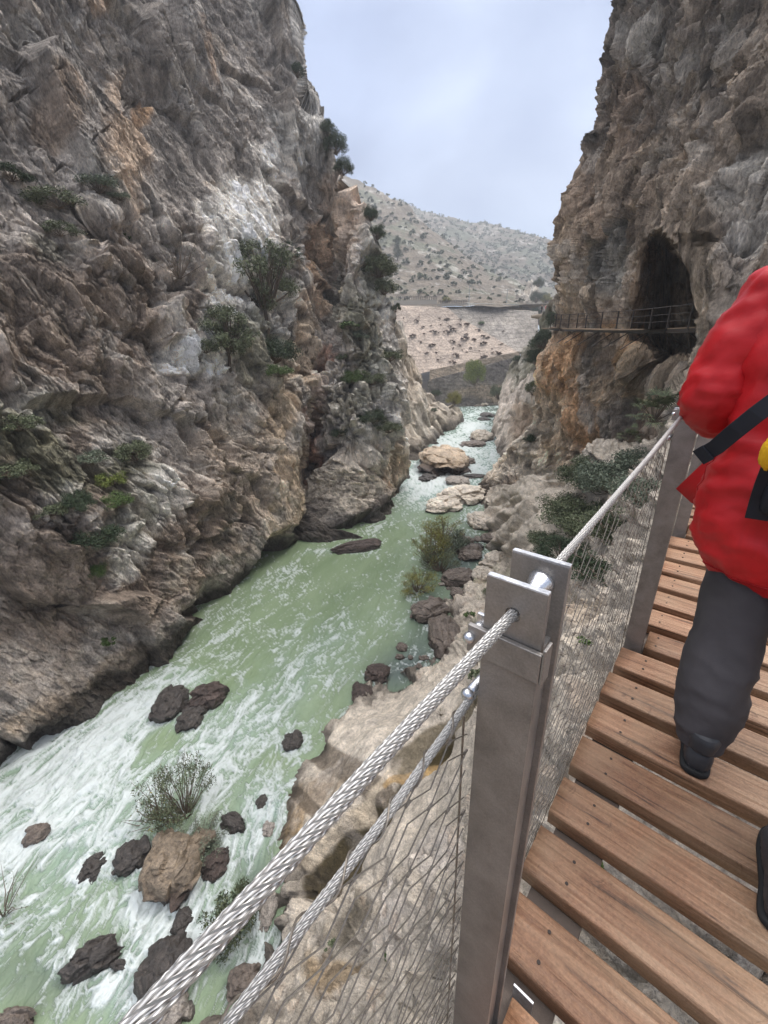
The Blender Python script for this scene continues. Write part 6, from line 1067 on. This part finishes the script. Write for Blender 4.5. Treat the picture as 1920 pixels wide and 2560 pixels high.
# jacket
V1, F1_ = loft([ring(1.53, .20, .572, .08, .05), ring(1.53, .20, .59, .155, .10), ring(1.52, .195, .65, .200, .135), ring(1.52, .188, .74, .232, .155), ring(1.53, .183, .84, .236, .160), ring(1.55, .185, .96, .222, .150), ring(1.57, .19, 1.10, .218, .142), ring(1.59, .19, 1.27, .225, .140), ring(1.61, .19, 1.39, .215, .12), ring(1.62, .19, 1.455, .15, .095), ring(1.63, .19, 1.50, .085, .08), ring(1.63, .19, 1.545, .075, .075)], 72, 9, 2.4, .021, 3, 5.5)
jk = pmesh('jacket', V1, F1_, M_red)
for k_ in (54, 36):
    mb = MB(); mb.tube(np.array([V1[i*72+k_] for i in range(4, 92)])-po, 0.0022, 6); mb.build('seam', M_seam, jk, smooth=True)
mb = MB(); hm_ = np.array([V1[16*72+k_ % 72] for k_ in range(0, 73)]); mb.tube(hm_-po, 0.0035, 6); mb.build('hem_cord', M_seam, jk, smooth=True)
V2, F2_ = loft([ringdir(W_(1.61, .11, 1.45), (-.5, 0, -1), .055), ringdir(W_(1.61, .05, 1.42), W_(0, -.4, -1)-W_(0, 0), .082), ringdir(W_(1.60, -.005, 1.32), W_(0, -.35, -1)-W_(0, 0), .086), ringdir(W_(1.585, -.045, 1.20), W_(0, -.2, -1)-W_(0, 0), .086), ringdir(W_(1.575, -.062, 1.115), W_(.25, -.05, -1)-W_(0, 0), .084), ringdir(W_(1.63, -.055, 1.060), W_(1, .1, -.5)-W_(0, 0), .074), ringdir(W_(1.73, -.01, 1.065), W_(1, .35, 0)-W_(0, 0), .062), ringdir(W_(1.84, .045, 1.08), W_(1, .35, 0)-W_(0, 0), .046)], 48, 9, 2.1, .017, 8, 8)
pmesh('sleeve', V2, F2_, M_red, jk)
V2, F2_ = loft([ringdir(W_(1.61, .27, 1.45), (.5, 0, -1), .055), ringdir(W_(1.61, .33, 1.42), W_(0, .4, -1)-W_(0, 0), .08), ringdir(W_(1.60, .41, 1.27), W_(0, .3, -1)-W_(0, 0), .078), ringdir(W_(1.59, .435, 1.13), W_(.2, .05, -1)-W_(0, 0), .074), ringdir(W_(1.66, .42, 1.07), W_(1, -.2, -.4)-W_(0, 0), .066), ringdir(W_(1.84, .335, 1.08), W_(1, -.35, 0)-W_(0, 0), .046)], 40, 7, 2.1, .014, 9, 9)
pmesh('sleeve', V2, F2_, M_red, jk)
# open front panel swinging out on the left
pa = [W_(1.60, -.02, 1.0), W_(1.62, -.060, .90), W_(1.64, -.112, .80), W_(1.60, -.06, .775), W_(1.58, 0.0, .76), W_(1.56, .05, .80), W_(1.56, .05, .98)]; n_ = len(pa); cen = sum(pa)/n_
mbp = MB(); mbp.add([p-TH_*.004-po for p in pa]+[p+TH_*.004-po for p in pa]+[cen-TH_*.02-po, cen-TH_*.012-po], [(i, (i+1) % n_, 2*n_) for i in range(n_)]+[(n_+(i+1) % n_, n_+i, 2*n_+1) for i in range(n_)]+[(i, n_+i, n_+(i+1) % n_, (i+1) % n_) for i in range(n_)]); mbp.build('front_panel', M_red, jk, smooth=True)
# trousers: two legs and a seat
def leg(h, k, a, seed, hemr):
    h, k, a = map(lambda q: np.array(q, float), (h, k, a)); P_ = lambda q: W_(*q); R = []
    for (t_, r1, r2) in ((0, .092, .11), (.45, .092, .10)): q = h*(1-t_)+k*t_; R.append((P_(q), WN*r1, TH_*r2))
    R.append((P_(k), WN*.084, TH_*.088)); q = k*.55+a*.45; R.append((P_(q), WN*.088, TH_*.094)); q = k*.25+a*.75; R.append((P_(q), WN*.082, TH_*.084)); R.append((P_(a), WN*hemr, TH_*hemr)); R.append((P_(a-np.array([0, 0, .012])), WN*hemr*.8, TH_*hemr*.8))
    return loft(R, 52, 12, 2.1, .012, seed, 5)
Vs, Fs = loft([ring(1.56, .19, .70, .17, .12), ring(1.56, .19, .80, .185, .13), ring(1.57, .19, .92, .16, .12), ring(1.57, .19, .95, .1, .08)], 40, 6, 2.2, .006, 20)
tr = pmesh('trousers', Vs, Fs, M_pants)
V3, F3_ = leg((1.57, .112, .80), (1.49, .118, .44), (1.365, .128, .085), 21, .062); pmesh('trouser_leg', V3, F3_, M_pants, tr)
V3, F3_ = leg((1.57, .27, .80), (1.40, .36, .44), (1.07, .362, .14), 31, .070); pmesh('trouser_leg', V3, F3_, M_pants, tr)
def boot(s, l, h, label=None, yaw=0.0, pitch=0.0):
    f = TH_*math.cos(yaw)+WN*math.sin(yaw); f = f*math.cos(pitch)-WU*math.sin(pitch); g = np.cross(f, WU); g /= np.linalg.norm(g); u = np.cross(g, f); o = W_(s, l, h)
    R = [(o+f*x+u*z, g*w_, u*hh) for x, z, w_, hh in ((-.012, .045, .018, .03), (0, .055, .032, .045), (.03, .062, .037, .054), (.08, .060, .038, .052), (.13, .046, .042, .038), (.19, .034, .047, .027), (.245, .028, .040, .020), (.268, .025, .018, .012))]
    V, F_ = loft(R, 30, 5, 2.4, .003, 40, 20); b = pmesh('boot', V, F_, M_boot)
    R = [(o+f*x+u*.008, g*w_, u*.012) for x, w_ in ((-.018, .02), (-.005, .036), (.03, .041), (.08, .040), (.13, .045), (.19, .051), (.25, .043), (.278, .018))]; V, F_ = loft(R, 30, 4, 3.0); pmesh('sole', V, F_, M_sole, b)
    V, F_ = loft([(o+f*.035+u*.09, g*.04, f*.05), (o+f*.03+u*.13, g*.042, f*.05), (o+f*.028+u*.15, g*.036, f*.042)], 26, 4, 2.1, .003, 44, 20); pmesh('ankle_cuff', V, F_, M_boot, b)
boot(1.305, .137, .004, yaw=-.06); boot(0.985, .332, .004, yaw=.05, pitch=0.0)
def hp(px, py, s):     # point seen at (px, py) on the plane s = const of the walkway frame
    d = rays(px, py); A_ = np.stack([WN, WU, -d], 1); x = np.linalg.solve(A_, EYE-WT*s); return W_(s, x[0], x[1])
# hip pack with its loose belt tail
pack = empty('hip_pack', W_(1.34, .2, .92), 'black hip pack with a yellow fleece patch and a loose strap on the red jacket', 'bag'); ko = np.array(pack.location)
def ribbon(name, pts, wdt, th, m, parent, org):
    P_ = np.array(pts); T = np.gradient(P_, axis=0); T /= np.linalg.norm(T, axis=1, keepdims=True); vd = EYE-P_; B_ = np.cross(T, vd); B_ /= np.linalg.norm(B_, axis=1, keepdims=True); Nn = np.cross(T, B_); mb = MB(); V = []
    for i in range(len(P_)): V += [P_[i]+B_[i]*wdt/2+Nn[i]*th, P_[i]-B_[i]*wdt/2+Nn[i]*th, P_[i]-B_[i]*wdt/2-Nn[i]*th, P_[i]+B_[i]*wdt/2-Nn[i]*th]
    n = len(P_); mb.add(np.array(V)-org, [(i*4+k, i*4+(k+1) % 4, i*4+4+(k+1) % 4, i*4+4+k) for i in range(n-1) for k in range(4)]+[(0, 3, 2, 1), (4*n-4, 4*n-3, 4*n-2, 4*n-1)]); return mb.build(name, m, parent, smooth=False, bevel=.0015)
st = ribbon('belt_tail', [hp(1748, 1143, 1.40), hp(1790, 1118, 1.385), hp(1840, 1076, 1.37), hp(1890, 1036, 1.365), hp(1960, 985, 1.37), hp(2050, 930, 1.42)], .042, .0022, M_strap, pack, ko)
ribbon('stitched_end', [hp(1746, 1144, 1.396), hp(1771, 1130, 1.387)], .046, .0042, M_strap, st, ko)
V, F_ = loft([(W_(1.345, .085, .93), TH_*.015, WU*.03), (W_(1.345, .10, .925), TH_*.035, WU*.055), (W_(1.34, .2, .92), TH_*.06, WU*.075), (W_(1.345, .31, .925), TH_*.04, WU*.06), (W_(1.35, .33, .93), TH_*.015, WU*.03)], 36, 8, 2.8, .006, 60, 9)
me = bpy.data.meshes.new('pouch'); me.from_pydata([tuple(v) for v in V-ko], [], F_); me.update(); me.polygons.foreach_set('use_smooth', np.full(len(me.polygons), True)); link('pouch', me, M_strap, pack)
V, F_ = ICO[5]; c_ = hp(1930, 1132, 1.30); V = V*(1+.1*fbm(V*3, 3, 9)+.07*fbm(V*14, 3, 10))[:, None]; V = V[:, 0:1]*WN*.022+V[:, 1:2]*TH_*.02+V[:, 2:3]*WU*.042; me = raw_mesh('fleece_patch', V+c_-ko, F_); link('fleece_patch', me, M_fur, pack)
ribbon('buckle_strap', [hp(1935, 1165, 1.31), hp(1915, 1215, 1.33), hp(1902, 1255, 1.34), hp(1890, 1298, 1.345)], .045, .004, M_strap, pack, ko)
# small walkers far off
def walker(P_, H_, face, top, low, label):
    r = empty('person', P_, label, 'person'); f = np.array([math.sin(face), math.cos(face), 0]); g = np.array([f[1], -f[0], 0]); k = H_/1.75
    mb = MB(); mb.tube([(0, 0, 1.42*k), (0, 0, 1.52*k)], .055*k, 8); mb.ball(np.array([0, 0, 1.62*k]), .1*k, 12, (.85, .95, 1.2)); mb.tube([g*.24*k+WU*.95*k, g*.25*k+f*.05*k+WU*.80*k], [.035*k, .03*k], 6); mb.tube([-g*.24*k+WU*.95*k, -g*.25*k+f*.05*k+WU*.80*k], [.035*k, .03*k], 6); mb.build('body', M_skin, r, smooth=True)
    mb = MB(); mb.tube([WU*z*k for z in (.82, .95, 1.15, 1.35, 1.44, 1.48)], [.17*k, .18*k, .19*k, .2*k, .15*k, .07*k], 12); mb.tube([g*.17*k+WU*1.4*k, g*.23*k+WU*1.15*k, g*.24*k+f*.06*k+WU*.92*k], [.07*k, .06*k, .05*k], 7); mb.tube([-g*.17*k+WU*1.4*k, -g*.23*k+WU*1.15*k, -g*.24*k+f*.06*k+WU*.92*k], [.07*k, .06*k, .05*k], 7); mb.build('jacket', top, r, smooth=True)
    mb = MB(); mb.tube([g*.09*k+WU*.86*k, g*.1*k+f*.08*k+WU*.48*k, g*.1*k+f*.02*k], [.1*k, .075*k, .06*k], 8); mb.tube([-g*.09*k+WU*.86*k, -g*.1*k+WU*.48*k, -g*.1*k-f*.16*k], [.1*k, .075*k, .06*k], 8); mb.build('trousers', low, r, smooth=True)
    return r
M_blk = mat('dark_cloth', .8, .2, 0, (.02, .02, .025))[0]; M_pinkc = mat('pink_red_cloth', .8, .2, 0, (.5, .03, .06))[0]
path_z = at_y(1358, 784, 100)
mb = MB(); mb.tube([(-2.6, 0, -.55), (-1.2, .1, -.52), (.4, 0, -.5), (2.6, .2, -.6)], [.25, .5, .5, .3], 10); tag(mb.build('path', mat('path_earth', .9, .2, 0, (.24, .2, .15))[0], None, loc=path_z), kind='structure')
for (x, ox, tp, lb) in [(1353, 0, M_blk, 'distant walker in black on the path beyond the far walkway'), (1364, 0, M_pinkc, 'distant walker in pinkish red beside the one in black')]:
    a = at_y(x, 784, 100); walker(np.array([a[0], 100, path_z[2]]), 1.75, 2.6, tp, M_blk, lb)
mb = MB(); P3 = W_(3.14, -.104, .62)
for k in range(5): mb.tube([np.zeros(3), WN*(.01+.004*k)-WU*(.012+.006*k)+TH_*(-.01+.004*k)], [.0025, .001], 4)
tag(mb.build('ribbon_scrap', M_pinkc, None, loc=P3-TH_*.012), 'tiny red scrap of ribbon tied to the third post', 'ribbon')
# ------------------------------------------------------------------ damp air
hm = bpy.data.materials.new('haze'); hm.use_nodes = True; t = hm.node_tree; t.nodes.clear(); ho = t.nodes.new('ShaderNodeOutputMaterial'); pv = t.nodes.new('ShaderNodeVolumePrincipled'); pv.inputs['Color'].default_value = (0.93, 0.96, 1, 1); pv.inputs['Density'].default_value = 0.0007; pv.inputs['Anisotropy'].default_value = 0.2; t.links.new(pv.outputs[0], ho.inputs['Volume'])
mb = MB(); mb.box((50, 430, 160), (650, 0, 0), (0, 630, 0), (0, 0, 185)); tag(mb.build('haze', hm), kind='stuff')
